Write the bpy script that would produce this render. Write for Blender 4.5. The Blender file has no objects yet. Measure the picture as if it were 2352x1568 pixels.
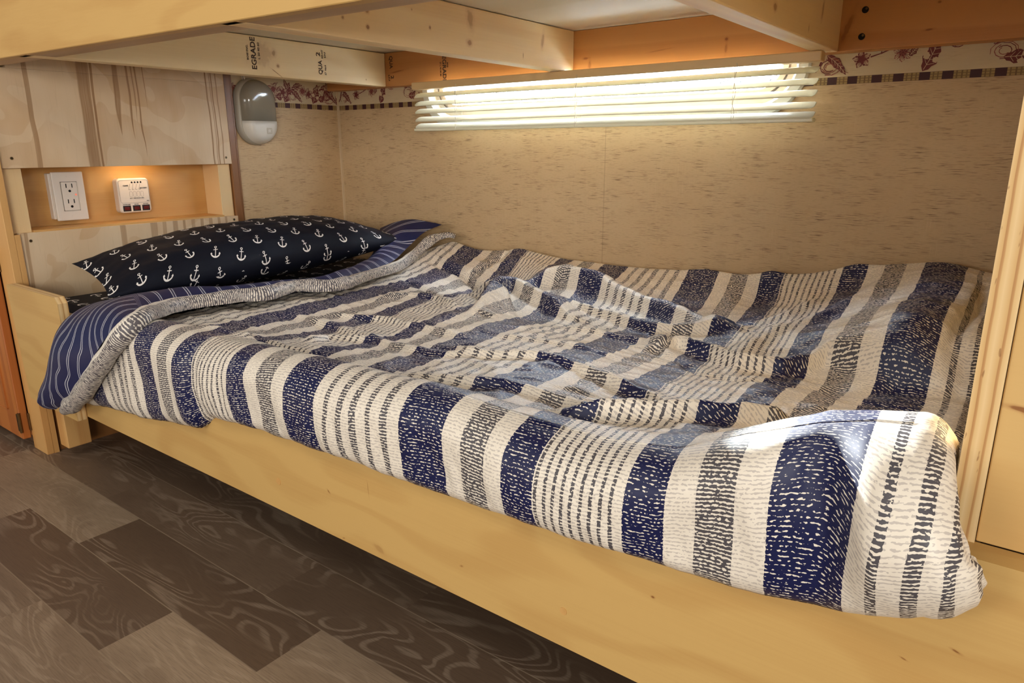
import bpy, bmesh, math, random
import numpy as np
from mathutils import Vector, Matrix, noise

C = bpy.context.scene.collection
SC = bpy.context.scene
H0 = 0.70                      # eye height of the camera above the floor; builders work relative to the eye
random.seed(4)

# ------------------------------------------------------------------ camera
YAW, PITCH, ROLL, FPX = 0.6487897, 0.2654796, -0.0035298, 1629.4
cam = bpy.data.objects.new('camera', bpy.data.cameras.new('camera'))
C.objects.link(cam); SC.camera = cam
cam.data.sensor_width = 36.0
cam.data.lens = FPX / 2352 * 36.0
cam.data.clip_start = 0.02
_f = Vector((-math.sin(YAW) * math.cos(PITCH), math.cos(YAW) * math.cos(PITCH), -math.sin(PITCH)))
_r = Vector((math.cos(YAW), math.sin(YAW), 0)); _u = _r.cross(_f)
_r2 = _r * math.cos(ROLL) + _u * math.sin(ROLL); _u2 = -_r * math.sin(ROLL) + _u * math.cos(ROLL)
cam.matrix_world = Matrix(((_r2.x, _u2.x, -_f.x, 0), (_r2.y, _u2.y, -_f.y, 0), (_r2.z, _u2.z, -_f.z, H0), (0, 0, 0, 1)))

# ------------------------------------------------------------------ light
SC.view_settings.view_transform = 'Standard'
SC.view_settings.look = 'None'
SC.view_settings.gamma = 1.0
SC.view_settings.exposure = 0.0
W = bpy.data.worlds.new('world'); SC.world = W; W.use_nodes = True
W.node_tree.nodes['Background'].inputs[0].default_value = (1.0, 0.94, 0.86, 1)
W.node_tree.nodes['Background'].inputs[1].default_value = 0.22

def area(name, loc, target, sx, sy, power, col):
    l = bpy.data.lights.new(name, 'AREA'); l.shape = 'RECTANGLE'; l.size = sx; l.size_y = sy
    l.energy = power; l.color = col
    o = bpy.data.objects.new(name, l); C.objects.link(o)
    o.location = (loc[0], loc[1], loc[2] + H0)
    d = Vector(target) - Vector(loc)
    o.rotation_euler = d.to_track_quat('-Z', 'Y').to_euler()
    return o

area('daylight_outside_window', (-0.94, 1.78, 0.28), (-0.94, 1.4, 0.12), 1.25, 0.45, 115, (0.80, 0.89, 1.0))
area('room_fill_high', (-0.7, -0.95, 1.65), (-0.9, 0.6, -0.4), 1.9, 0.6, 14, (1.0, 0.96, 0.89))  # added soft fill high behind the camera for the bed front and floor
area('room_fill_right', (1.7, -1.9, 0.35), (-1.2, 1.2, 0.0), 1.3, 0.8, 66, (1.0, 0.96, 0.90))  # added fill from the right, lifts the joist faces and left wall
area('room_fill_left', (-1.5, -2.0, 0.32), (-0.2, 1.4, 0.0), 1.2, 0.8, 19, (1.0, 0.96, 0.90))  # fill added on the left to brighten the right part of the back wall
area('room_ceiling_light', (-1.2, -0.5, 1.35), (-1.1, 0.5, -0.7), 0.5, 0.3, 3, (1.0, 0.88, 0.70))
sun = bpy.data.lights.new('sun', 'SUN'); sun.energy = 150.0; sun.angle = math.radians(1.2); sun.color = (1.0, 0.96, 0.88)
so = bpy.data.objects.new('sun', sun); C.objects.link(so)
so.rotation_euler = Vector((1.10, -0.90, -0.342)).to_track_quat('-Z', 'Y').to_euler()

# ------------------------------------------------------------------ node helper
class NT:
    def __init__(s, name):
        s.m = bpy.data.materials.new(name); s.m.use_nodes = True
        s.t = s.m.node_tree; s.t.nodes.clear()
        s.out = s.t.nodes.new('ShaderNodeOutputMaterial')
        s._tc = None
    def n(s, typ, ins=None, **props):
        nd = s.t.nodes.new(typ)
        for k, v in props.items(): setattr(nd, k, v)
        for k, v in (ins or {}).items(): s.put(nd, k, v)
        return nd
    def put(s, nd, k, v):
        sock = nd.inputs[k]
        if isinstance(v, bpy.types.NodeSocket): s.t.links.new(v, sock)
        elif isinstance(v, (tuple, list)) and sock.type == 'RGBA' and len(v) == 3: sock.default_value = (*v, 1)
        else: sock.default_value = v
    def coord(s, which='Object'):
        if s._tc is None: s._tc = s.n('ShaderNodeTexCoord')
        return s._tc.outputs[which]
    def M(s, op, a, b=0.0, c=0.0, clamp=False):
        nd = s.n('ShaderNodeMath', operation=op); nd.use_clamp = clamp
        s.put(nd, 0, a); s.put(nd, 1, b); s.put(nd, 2, c)
        return nd.outputs[0]
    def xyz(s, v):
        nd = s.n('ShaderNodeSeparateXYZ', {0: v}); return nd.outputs
    def comb(s, x, y=0.0, z=0.0):
        return s.n('ShaderNodeCombineXYZ', {0: x, 1: y, 2: z}).outputs[0]
    def scale(s, v, sc):
        nd = s.n('ShaderNodeVectorMath', operation='MULTIPLY'); s.put(nd, 0, v); nd.inputs[1].default_value = sc
        return nd.outputs[0]
    def noise(s, v, scale=5.0, detail=2.0, rough=0.5, dist=0.0, col=False):
        nd = s.n('ShaderNodeTexNoise', {'Vector': v, 'Scale': scale, 'Detail': detail, 'Roughness': rough, 'Distortion': dist})
        return nd.outputs[1 if col else 0]
    def ss(s, v, a, b):
        nd = s.n('ShaderNodeMapRange', interpolation_type='SMOOTHSTEP')
        s.put(nd, 0, v); s.put(nd, 1, a); s.put(nd, 2, b); return nd.outputs[0]
    def mix(s, f, a, b, mode='MIX'):
        nd = s.n('ShaderNodeMix', data_type='RGBA', blend_type=mode)
        s.put(nd, 0, f); s.put(nd, 6, a); s.put(nd, 7, b); return nd.outputs[2]
    def ramp(s, v, stops, interp='LINEAR'):
        nd = s.n('ShaderNodeValToRGB'); s.put(nd, 0, v); cr = nd.color_ramp; cr.interpolation = interp
        while len(cr.elements) < len(stops): cr.elements.new(0.5)
        for e, (p, c) in zip(cr.elements, stops):
            e.position = p; e.color = (*c, 1) if isinstance(c, (tuple, list)) else (c, c, c, 1)
        return nd.outputs[0]
    def bump(s, h, strength=0.3, dist=0.001):
        return s.n('ShaderNodeBump', {'Height': h, 'Strength': strength, 'Distance': dist}).outputs[0]
    def bsdf(s, col, rough=0.5, bump=None, **kw):
        b = s.n('ShaderNodeBsdfPrincipled', {'Base Color': col, 'Roughness': rough})
        for k, v in kw.items(): s.put(b, k.replace('_', ' '), v)
        if bump is not None: s.put(b, 'Normal', bump)
        s.t.links.new(b.outputs[0], s.out.inputs[0]); return s.m

def L(r, g, b):                # sRGB 0-255 -> linear
    f = lambda c: (c / 255 / 12.92) if c <= 10 else ((c / 255 + 0.055) / 1.055) ** 2.4
    return (f(r), f(g), f(b))

def plain(name, col, rough=0.5, **kw):
    t = NT(name); return t.bsdf(col, rough, **kw)

def wood(name, light, dark, axis='x', ring=10.0, contrast=0.5, knots=0.0, stretch=0.12, rough=0.5, fibre=0.25, off=(0, 0, 0), seed_scale=6.0, spots=(), plane='xz'):
    t = NT(name)
    co = t.n('ShaderNodeVectorMath', {0: t.coord()}, operation='ADD'); co.inputs[1].default_value = off
    co = co.outputs[0]
    a = {'x': (stretch, 1, 1), 'y': (1, stretch, 1), 'z': (1, 1, stretch)}[axis]
    g = t.scale(co, a)
    n1 = t.noise(g, seed_scale, 2.0, 0.45)
    rings = t.M('SINE', t.M('MULTIPLY', n1, ring * 6.283))
    rings = t.ss(rings, -0.2, 1.0)
    fa = {'x': (4, 300, 300), 'y': (300, 4, 300), 'z': (300, 300, 4)}[axis]
    fib = t.noise(t.scale(co, fa), 1.0, 3.0, 0.6)
    big = t.noise(co, 2.5, 2.0)
    f = t.M('MULTIPLY', rings, contrast)
    f = t.M('ADD', f, t.M('MULTIPLY', t.M('SUBTRACT', fib, 0.5), fibre * 2))
    f = t.M('ADD', f, t.M('MULTIPLY', t.M('SUBTRACT', big, 0.5), 0.5), clamp=True)
    col = t.mix(f, light, dark)
    if knots:
        ka = {'x': (0.55, 1, 1), 'y': (1, 0.55, 1), 'z': (1, 1, 0.55)}[axis]
        X_ = t.xyz(t.scale(co, ka)); kc = {'x': (X_[0], t.M('ADD', X_[1], X_[2])), 'y': (X_[1], t.M('ADD', X_[0], X_[2])), 'z': (X_[2], t.M('ADD', X_[0], X_[1]))}[axis]
        v = t.n('ShaderNodeTexVoronoi', {'Vector': t.n('ShaderNodeVectorMath', {0: t.comb(*kc), 1: t.scale(t.noise(co, 30, 1, col=True), (.006, .006, .006))}, operation='ADD').outputs[0], 'Scale': 7.0, 'Randomness': 1.0})
        k = t.ss(v.outputs['Distance'], 0.075, 0.03)
        halo = t.ss(v.outputs['Distance'], 0.17, 0.03)
        kd = tuple(c * 0.22 for c in dark)
        col = t.mix(t.M('MULTIPLY', halo, 0.45 * knots), col, tuple(c * 0.6 for c in dark))
        col = t.mix(t.M('MULTIPLY', k, 0.85 * knots), col, kd)
    if spots:
        q = t.xyz(t.coord()); uu, vv = (q[0], q[2]) if plane == 'xz' else (q[1], q[2])
        wb_ = t.M('MULTIPLY', t.M('SUBTRACT', t.noise(t.coord(), 90, 2), 0.5), 0.9)
        for (cu, cv, ru, rv, an, st) in spots:
            du, dv = t.M('SUBTRACT', uu, cu), t.M('SUBTRACT', vv, cv + H0)
            c_, s_ = math.cos(an), math.sin(an)
            a1 = t.M('DIVIDE', t.M('ADD', t.M('MULTIPLY', du, c_), t.M('MULTIPLY', dv, s_)), ru)
            a2 = t.M('DIVIDE', t.M('SUBTRACT', t.M('MULTIPLY', dv, c_), t.M('MULTIPLY', du, s_)), rv)
            d_ = t.M('ADD', t.M('SQRT', t.M('ADD', t.M('MULTIPLY', a1, a1), t.M('MULTIPLY', a2, a2))), wb_)
            col = t.mix(t.M('MULTIPLY', t.ss(d_, 1.8, 0.7), 0.35 * st), col, (dark[0] * .62, dark[1] * .40, dark[2] * .28))
            col = t.mix(t.M('MULTIPLY', t.ss(d_, 0.95, 0.5), 0.8 * st), col, (dark[0] * .42, dark[1] * .24, dark[2] * .16))
    return t.bsdf(col, rough, bump=t.bump(fib, 0.15, 0.0006))

M = {}
M['ply_yellow'] = wood('ply_yellow', L(200, 162, 98), L(176, 130, 70), 'x', 9, 0.3, 0.0, 0.3, 0.42, 0.2, seed_scale=5)
M['ply_rail'] = wood('ply_rail', L(200, 162, 98), L(176, 130, 70), 'x', 9, 0.3, 0.0, 0.3, 0.42, 0.2, seed_scale=5, spots=[(-.765, -.471, .004, .0015, -.7, .8), (-.739, -.536, .003, .001, .4, .6), (-.261, -.432, .0022, .0014, 0, .9), (-.117, -.373, .0025, .001, 0, .8), (-.009, -.374, .004, .0012, -.3, .9), (-.515, -.495, .003, .0016, .3, .5), (-.68, -.441, .0006, .012, .1, .5), (-.042, -.397, .003, .0008, -.3, .7), (-.665, -.526, .012, .006, -.4, .3)])
M['pine_joist'] = wood('pine_joist', L(246, 216, 166), L(226, 182, 126), 'y', 7, 0.5, 0.0, 0.08, 0.5, plane='yz', spots=[(.866, .219, .005, .004, 0, .8), (.866, .194, .0035, .004, 0, .9), (.814, .202, .003, .003, 0, .8), (1.015, .211, .003, .0035, 0, .9), (1.128, .240, .010, .020, .15, .55), (1.124, .197, .008, .006, 0, .8), (1.372, .228, .006, .018, -.2, .6), (1.30, .19, .002, .006, 0, .6), (.97, .235, .002, .002, 0, .6)])
M['pine_pale'] = wood('pine_pale', L(248, 224, 178), L(230, 198, 142), 'y', 5, 0.4, 0.0, 0.08, 0.5, off=(.3, .35, .1), plane='yz', spots=[(1.131, .227, .007, .008, 0, .7), (1.140, .198, .005, .005, 0, .9), (1.135, .182, .018, .0012, -.55, .9), (1.425, .186, .002, .002, 0, .8), (1.10, .22, .028, .035, 0, .3)])
M['beam_under'] = wood('beam_under', L(196, 164, 128), L(160, 126, 92), 'x', 9, 0.4, 0.8, 0.07, 0.5)
M['pine_orange'] = wood('pine_orange', L(204, 142, 80), L(176, 112, 54), 'x', 9, 0.55, 0.0, 0.07, 0.5, off=(.1, 0, .33), spots=[(-.588, .213, .004, .004, 0, .9), (-.588, .195, .003, .012, 0, .5), (-.92, .20, .008, .003, 0, .8), (-.91, .186, .004, .012, 0, .5), (-.735, .203, .03, .0015, .1, .4), (-.36, .21, .006, .03, -.3, .6), (-.225, .197, .008, .002, .1, .8), (-.215, .24, .003, .002, 0, .7), (-1.54, .21, .03, .0025, .1, .6)])
M['pine_post'] = wood('pine_post', L(206, 158, 96), L(176, 118, 60), 'z', 7, 0.5, 0.5, 0.08, 0.5)
M['pine_pale_z'] = wood('pine_pale_z', L(226, 194, 144), L(208, 170, 112), 'z', 4, 0.35, 0.0, 0.08, 0.55)
M['niche_wood'] = wood('niche_wood', L(206, 160, 96), L(184, 134, 72), 'y', 5, 0.4, 0.0, 0.2, 0.5)
M['door_wood'] = wood('door_wood', L(186, 112, 52), L(150, 78, 32), 'z', 8, 0.5, 0.0, 0.08, 0.38)
M['trim_wood'] = wood('trim_wood', L(132, 86, 44), L(98, 60, 28), 'z', 6, 0.5, 0.0, 0.08, 0.4)
M['deck_white'] = wood('deck_white', L(226, 212, 186), L(208, 192, 160), 'x', 3, 0.3, 0.0, 0.2, 0.5, 0.08)
M['dark_under'] = plain('dark_under', L(70, 50, 34), 0.8)
M['black'] = plain('black', (0.01, 0.01, 0.01), 0.4)
M['ink'] = plain('ink', L(72, 50, 36), 0.7)
M['screw'] = plain('screw', L(120, 100, 70), 0.35, Metallic=0.8)
M['hole'] = plain('hole', (0.004, 0.003, 0.003), 0.9)
M['white_plastic'] = plain('white_plastic', L(226, 216, 204), 0.35)
M['groove'] = plain('groove', L(120, 112, 104), 0.6)
M['red_button'] = plain('red_button', L(92, 18, 14), 0.3)
M['hinge_metal'] = plain('hinge_metal', L(110, 84, 52), 0.35, Metallic=0.9)

def plywood_edge(name, axis):
    t = NT(name); x, y, z = t.xyz(t.coord())[:3]
    a = {'x': x, 'y': y}[axis]
    n = t.noise(t.scale(t.coord(), (30, 30, 9)), 1.0, 3)
    w = t.M('FRACT', t.M('ADD', t.M('MULTIPLY', a, 1 / 0.0095), t.M('MULTIPLY', n, 0.35)))
    col = t.ramp(w, [(0.0, L(222, 190, 138)), (0.45, L(206, 166, 108)), (0.5, L(176, 128, 78)), (0.62, L(188, 142, 88)), (0.7, L(214, 178, 122)), (1.0, L(224, 192, 140))])
    sp = t.ss(t.noise(t.scale(t.coord(), (260, 260, 60)), 1.0, 2), 0.66, 0.72)
    return t.bsdf(t.mix(t.M('MULTIPLY', sp, 0.6), col, L(130, 80, 40)), 0.5)
M['ply_edge_x'] = plywood_edge('ply_edge_x', 'x')
M['ply_edge_y'] = plywood_edge('ply_edge_y', 'y')

def panel_mat(name, lines):
    t = NT(name); x, y, z = t.xyz(t.coord())[:3]
    wob = t.M('MULTIPLY', t.M('SUBTRACT', t.noise(t.comb(0.0, t.M('MULTIPLY', y, 4.0), t.M('MULTIPLY', z, 5.0)), 1.0, 2), 0.5), 0.022)
    yy = t.M('ADD', y, wob)
    n = t.noise(t.scale(t.coord(), (6, 9, 4)), 1.0, 3, 0.5)
    col = t.mix(t.ss(n, 0.3, 0.7), L(214, 188, 154), L(196, 162, 122))
    patch = t.ss(t.noise(t.scale(t.coord(), (5, 7, 9)), 1.0, 1, 0.4, 1.2), 0.5, 0.52)
    col = t.mix(t.M('MULTIPLY', patch, 0.35), col, L(224, 204, 172))
    for (c, w, amt, zlo) in lines:
        m = t.ss(t.M('ABSOLUTE', t.M('SUBTRACT', yy, c)), w, w * 0.7)
        if zlo is not None:
            tz = t.ss(z, zlo - 0.01, zlo + 0.08); m = t.ss(t.M('ABSOLUTE', t.M('SUBTRACT', yy, c)), t.M('ADD', t.M('MULTIPLY', tz, w), 0.0001), t.M('MULTIPLY', tz, w * 0.6))
            m = t.M('MULTIPLY', m, t.ss(z, zlo, zlo + 0.01))
        fib = t.noise(t.comb(0.0, t.M('MULTIPLY', yy, 500.0), t.M('MULTIPLY', z, 8.0)), 1.0, 2)
        m = t.M('MULTIPLY', m, t.M('MULTIPLY', t.M('ADD', fib, 0.5), amt), clamp=True)
        col = t.mix(m, col, L(150, 112, 72))
    fine = t.noise(t.scale(t.coord(), (200, 260, 14)), 1.0, 2)
    col = t.mix(t.M('MULTIPLY', t.ss(fine, 0.55, 0.8), 0.18), col, L(160, 130, 96))
    return t.bsdf(col, 0.5, bump=t.bump(fine, 0.1, 0.0005))
M['cab_upper'] = panel_mat('cab_upper', [(.665, .006, .75, None), (.785, .015, .8, None), (.803, .003, 1, None), (.857, .0075, .85, H0 + .03), (.885, .003, .9, H0 + .02), (.897, .002, .8, H0 + .06), (.906, .0022, 1.0, H0 - .02), (.925, .0012, .9, H0 + .09), (1.092, .0024, 1, None), (1.108, .002, 1, None), (1.121, .0018, .9, None), (1.103, .001, .9, None)])
M['cab_lower'] = panel_mat('cab_lower', [(.612, .004, .6, None), (.826, .008, .6, None), (.902, .010, .55, None), (.93, .006, .5, None), (.960, .008, .6, None), (.985, .004, .7, None), (1.01, .006, .5, None), (1.035, .005, .7, None), (1.06, .006, .6, None), (1.085, .005, .6, None), (1.108, .004, .6, None)])

def wallpaper(name, ax):
    t = NT(name); c = t.coord(); x, y, z = t.xyz(c)[:3]
    h = x if ax == 'x' else y
    v = t.comb(h, z, 0.0)
    base = t.mix(t.noise(v, 6, 3), L(206, 178, 138), L(192, 160, 118))
    st = t.noise(t.scale(v, (30, 820, 1)), 1.0, 2, 0.55)
    msk = t.noise(t.scale(v, (14, 40, 1)), 1.0, 2)
    m = t.M('MULTIPLY', t.ss(st, 0.57, 0.64), t.ss(msk, 0.38, 0.60))
    col = t.mix(t.M('MULTIPLY', m, 0.9), base, L(110, 80, 50))
    st2 = t.noise(t.scale(v, (90, 900, 1)), 1.0, 1)
    col = t.mix(t.M('MULTIPLY', t.ss(st2, 0.5, 0.75), 0.32), col, L(150, 120, 84))
    vt = t.noise(t.scale(v, (520, 22, 1)), 1.0, 2)
    vm = t.ss(t.noise(t.scale(v, (9, 7, 1)), 1.0, 1), 0.45, 0.65)
    col = t.mix(t.M('MULTIPLY', t.M('MULTIPLY', t.ss(vt, 0.55, 0.75), vm), 0.25), col, L(222, 196, 154))
    if ax == 'x':                                             # the paper's vertical seam
        sm = t.ss(t.M('ABSOLUTE', t.M('SUBTRACT', h, -0.885)), 0.0016, 0.0006)
        col = t.mix(t.M('MULTIPLY', sm, 0.35), col, L(130, 104, 72))
    # border: lighter ground with a burgundy and gold check along its lower edge
    zb = H0 + 0.117
    inb = t.ss(z, zb - 0.0002, zb + 0.0002)
    g = t.mix(t.M('MULTIPLY', m, 0.5), L(206, 186, 150), L(176, 150, 112))
    col = t.mix(inb, col, g)
    chk = t.M('MULTIPLY', inb, t.ss(z, zb + 0.0142, zb + 0.0138))
    f = t.M('FRACT', t.M('DIVIDE', h, 0.079))
    plaid = t.ramp(f, [(0.0, 1), (0.22, 0), (0.27, .55), (0.30, 0), (.36, .55), (.39, 0), (.46, 1), (.68, 0), (.73, .55), (.76, 0), (.83, .6), (.86, 0), (.92, .5), (.95, 0)], 'CONSTANT')
    rows = t.M('MULTIPLY', t.ss(t.M('ABSOLUTE', t.M('SUBTRACT', t.M('FRACT', t.M('DIVIDE', t.M('SUBTRACT', z, zb), 0.0047)), 0.5)), 0.3, 0.4), 0.5)
    pc = t.mix(t.M('MAXIMUM', plaid, rows), L(166, 138, 84), L(64, 22, 24))
    col = t.mix(chk, col, pc)
    return t.bsdf(col, 0.62, bump=t.bump(st, 0.12, 0.0004))
M['wallpaper_x'] = wallpaper('wallpaper_x', 'x')
M['wallpaper_y'] = wallpaper('wallpaper_y', 'y')
M['print_red'] = plain('print_red', L(112, 44, 42), 0.65)
M['print_mid'] = plain('print_mid', L(150, 84, 72), 0.65)
M['print_cream'] = plain('print_cream', L(208, 184, 148), 0.65)

def floor_mat():
    t = NT('floor_vinyl')
    uv = t.coord('UV'); tone = t.n('ShaderNodeAttribute', attribute_name='tone').outputs['Fac']
    n1 = t.noise(t.scale(uv, (3.2, 13, 1)), 1.0, 1.5, 0.5, 0.6)
    rings = t.M('SINE', t.M('MULTIPLY', n1, 92.0))
    r = t.ss(rings, 0.1, 1.0)
    amt = t.ss(t.noise(t.scale(uv, (4, 12, 1)), 1.0, 1), 0.35, 0.6)
    fib = t.noise(t.scale(uv, (28, 560, 1)), 1.0, 3, 0.6)
    base = t.ramp(tone, [(0.0, L(92, 72, 56)), (0.5, L(118, 97, 78)), (1.0, L(158, 136, 112))])
    dark = t.mix(0.5, base, L(64, 48, 38)); lightc = t.mix(0.35, base, L(190, 168, 144))
    col = t.mix(t.M('MULTIPLY', t.M('MULTIPLY', r, amt), 0.8), base, lightc)
    col = t.mix(t.M('MULTIPLY', t.ss(fib, 0.42, 0.7), 0.6), col, dark)
    ed = t.xyz(t.n('ShaderNodeUVMap', uv_map='edge').outputs[0])[1]
    seam = t.ss(ed, 0.022, 0.008)
    col = t.mix(t.M('MULTIPLY', seam, 0.45), col, L(176, 156, 130))
    cloud = t.noise(t.scale(uv, (7, 16, 1)), 1.0, 3)
    col = t.mix(t.M('MULTIPLY', t.ss(cloud, 0.45, 0.75), 0.35), col, L(92, 72, 56))
    return t.bsdf(col, 0.42, bump=t.bump(fib, 0.2, 0.0004))
M['floor'] = floor_mat()

# ---- printed comforter cotton: u = along the stripes' repeat (m), v = across (m)
PER = 0.666
def weave(t, u, v, su, sv):
    jit = t.noise(t.comb(t.M('MULTIPLY', u, 60.0), t.M('MULTIPLY', v, 60.0)), 1.0, 2)
    rows = t.M('COSINE', t.M('ADD', t.M('MULTIPLY', v, 6.283 / sv), t.M('MULTIPLY', jit, 3.0)))
    n = t.noise(t.comb(t.M('DIVIDE', u, su), t.M('DIVIDE', v, sv * 0.55)), 1.0, 1.5, 0.55)
    return t.M('ADD', t.M('MULTIPLY', rows, 0.14), n)

def comforter_mat():
    t = NT('comforter_print'); uv = t.xyz(t.coord('UV')); u, v = uv[0], uv[1]
    w = weave(t, u, v, 0.0042, 0.0041)
    edge = t.M('MULTIPLY', t.M('SUBTRACT', t.noise(t.comb(0.0, t.M('MULTIPLY', v, 420.0)), 1.0, 0), 0.5), 0.0016)
    f = t.M('FRACT', t.M('DIVIDE', t.M('ADD', t.M('ADD', u, edge), 6.66), PER))
    # class: 0 cream, .4 grey, 1 navy
    st = [(0.0, 0.0)]
    for k in range(5):
        a = 0.016 + k * 0.0242
        st += [(a, 0.4), (a + 0.0095, 0.0)]
    st += [(.142, 1), (.212, 0), (.242, .4), (.282, 0), (.312, 1), (.354, 0), (.454, 1), (.496, 0), (.526, .4), (.566, 0), (.596, 1)]
    cls = t.ramp(f, [(p / PER, c) for p, c in st], 'CONSTANT')
    inthin = t.M('MULTIPLY', t.M('GREATER_THAN', f, .358 / PER), t.M('LESS_THAN', f, .450 / PER))
    thin = t.M('LESS_THAN', t.M('FRACT', t.M('MULTIPLY', t.M('SUBTRACT', f, .358 / PER), PER / .0104)), 0.36)
    thin = t.M('MULTIPLY', inthin, thin)
    navy = t.M('GREATER_THAN', cls, 0.7)
    grey = t.M('MAXIMUM', t.M('MULTIPLY', t.M('GREATER_THAN', cls, 0.2), t.M('LESS_THAN', cls, 0.7)), thin)
    cream = L(232, 222, 206)
    ink = t.mix(grey, L(196, 186, 176), L(80, 76, 80))
    ink = t.mix(navy, ink, L(11, 19, 66))
    # how much ground shows through the ink
    thr = t.M('ADD', 0.415, t.M('ADD', t.M('MULTIPLY', navy, 0.238), t.M('MULTIPLY', grey, 0.14)))
    thr = t.M('ADD', thr, t.M('MULTIPLY', thin, 0.04))
    m = t.ss(w, t.M('SUBTRACT', thr, 0.012), t.M('ADD', thr, 0.012))
    col = t.mix(m, ink, cream)
    fine = t.noise(t.scale(t.coord('UV'), (900, 900, 1)), 1.0, 1)
    return t.bsdf(col, 0.48, bump=t.bump(fine, 0.08, 0.0004), Specular_IOR_Level=0.4, Coat_Weight=0.06, Coat_Roughness=0.28)
M['comforter'] = comforter_mat()

def band_mat():
    t = NT('comforter_edge_print'); uv = t.xyz(t.coord('UV')); u, v = uv[0], uv[1]
    w = weave(t, v, u, 0.0042, 0.0041)
    g = t.ss(t.M('ADD', t.M('MULTIPLY', t.M('SINE', t.M('ADD', t.M('MULTIPLY', u, 9.0), 0.6)), 0.006), v), 0.0175, 0.0185)
    ink = t.mix(g, L(196, 188, 178), L(96, 90, 94))
    thr = t.M('ADD', 0.40, t.M('MULTIPLY', g, 0.15))
    return t.bsdf(t.mix(t.ss(w, t.M('SUBTRACT', thr, 0.012), t.M('ADD', thr, 0.012)), ink, L(230, 222, 208)), 0.5)
M['band'] = band_mat()

def lining_mat():
    t = NT('comforter_lining'); uv = t.xyz(t.coord('UV')); u, v = uv[0], uv[1]
    wob = t.M('MULTIPLY', t.M('SUBTRACT', t.noise(t.comb(t.M('MULTIPLY', u, 14.0), t.M('MULTIPLY', v, 10.0)), 1.0, 1), 0.5), 0.03)
    f = t.M('FRACT', t.M('DIVIDE', t.M('ADD', v, wob), 0.032))
    l1 = t.M('MAXIMUM', t.ss(t.M('ABSOLUTE', t.M('SUBTRACT', f, 0.40)), 0.036, 0.022), t.ss(t.M('ABSOLUTE', t.M('SUBTRACT', f, 0.56)), 0.036, 0.022))
    col = t.mix(t.M('MULTIPLY', l1, 0.75), L(17, 27, 72), L(206, 206, 214))
    return t.bsdf(col, 0.5)
M['lining'] = lining_mat()

def anchor_mat():
    t = NT('anchor_print'); uv = t.xyz(t.coord('UV')); u, v = uv[0], uv[1]
    pu, pv = 0.062, 0.058
    cu = t.M('DIVIDE', u, pu); ci = t.M('FLOOR', cu)
    odd = t.M('FLOORED_MODULO', ci, 2.0)
    cv = t.M('ADD', t.M('DIVIDE', v, pv), t.M('MULTIPLY', odd, 0.5))
    ri = t.M('FLOORED_MODULO', t.M('FLOOR', cv), 2.0)
    x = t.M('MULTIPLY', t.M('SUBTRACT', t.M('FRACT', cu), 0.5), pu * 1000)      # millimetres
    y = t.M('MULTIPLY', t.M('SUBTRACT', t.M('FRACT', cv), 0.5), pv * 1000)
    ang = t.M('SUBTRACT', t.M('MULTIPLY', ri, 0.55), 0.12)
    ca, sa = t.M('COSINE', ang), t.M('SINE', ang)
    X = t.M('SUBTRACT', t.M('MULTIPLY', x, ca), t.M('MULTIPLY', y, sa))
    Y = t.M('ADD', t.M('MULTIPLY', x, sa), t.M('MULTIPLY', y, ca))
    aX = t.M('ABSOLUTE', X)
    def box(cx, cy, hx, hy):
        return t.M('MULTIPLY', t.M('LESS_THAN', t.M('ABSOLUTE', t.M('SUBTRACT', X, cx)), hx), t.M('LESS_THAN', t.M('ABSOLUTE', t.M('SUBTRACT', Y, cy)), hy))
    def rad(xx, cx, cy):
        dx, dy = t.M('SUBTRACT', xx, cx), t.M('SUBTRACT', Y, cy)
        return t.M('SQRT', t.M('ADD', t.M('MULTIPLY', dx, dx), t.M('MULTIPLY', dy, dy)))
    shank = box(0, 0, 1.0, 14.0)
    stock = box(0, 7.0, 5.6, 1.0)
    ring = t.M('LESS_THAN', t.M('ABSOLUTE', t.M('SUBTRACT', rad(X, 0.0, 15.6), 2.6)), 0.85)
    outer = t.M('LESS_THAN', rad(X, 0.0, -3.5), 12.4)
    inner = t.M('GREATER_THAN', rad(X, 0.0, -0.8), 11.0)
    arc = t.M('MULTIPLY', t.M('MULTIPLY', outer, inner), t.M('LESS_THAN', Y, -4.0))
    fl = t.M('LESS_THAN', t.M('ADD', t.M('MULTIPLY', t.M('ABSOLUTE', t.M('SUBTRACT', aX, 10.6)), 1.5), t.M('ABSOLUTE', t.M('ADD', Y, 4.6))), 3.8)
    a = t.M('MAXIMUM', t.M('MAXIMUM', shank, stock), t.M('MAXIMUM', ring, t.M('MAXIMUM', arc, fl)))
    return t.bsdf(t.mix(a, L(6, 9, 24), L(236, 230, 224)), 0.7, Specular_IOR_Level=0.25)
M['anchor'] = anchor_mat()

def pane_mat():
    t = NT('frosted_glass')
    sp = t.noise(t.scale(t.coord(), (240, 240, 240)), 1.0, 2, 0.6)
    tr = t.n('ShaderNodeBsdfTransparent', {'Color': (0.92, 0.96, 1.0)})
    tl = t.n('ShaderNodeBsdfTranslucent', {'Color': (0.50, 0.55, 0.60)})
    gl = t.n('ShaderNodeBsdfGlossy', {'Color': (0.9, 0.9, 0.9), 'Roughness': 0.25})
    m1 = t.n('ShaderNodeMixShader', {0: t.ss(sp, 0.40, 0.62)}); t.t.links.new(tr.outputs[0], m1.inputs[1]); t.t.links.new(tl.outputs[0], m1.inputs[2])
    m2 = t.n('ShaderNodeMixShader', {0: 0.05}); t.t.links.new(m1.outputs[0], m2.inputs[1]); t.t.links.new(gl.outputs[0], m2.inputs[2])
    t.t.links.new(m2.outputs[0], t.out.inputs[0]); return t.m
M['pane'] = pane_mat()

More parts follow.
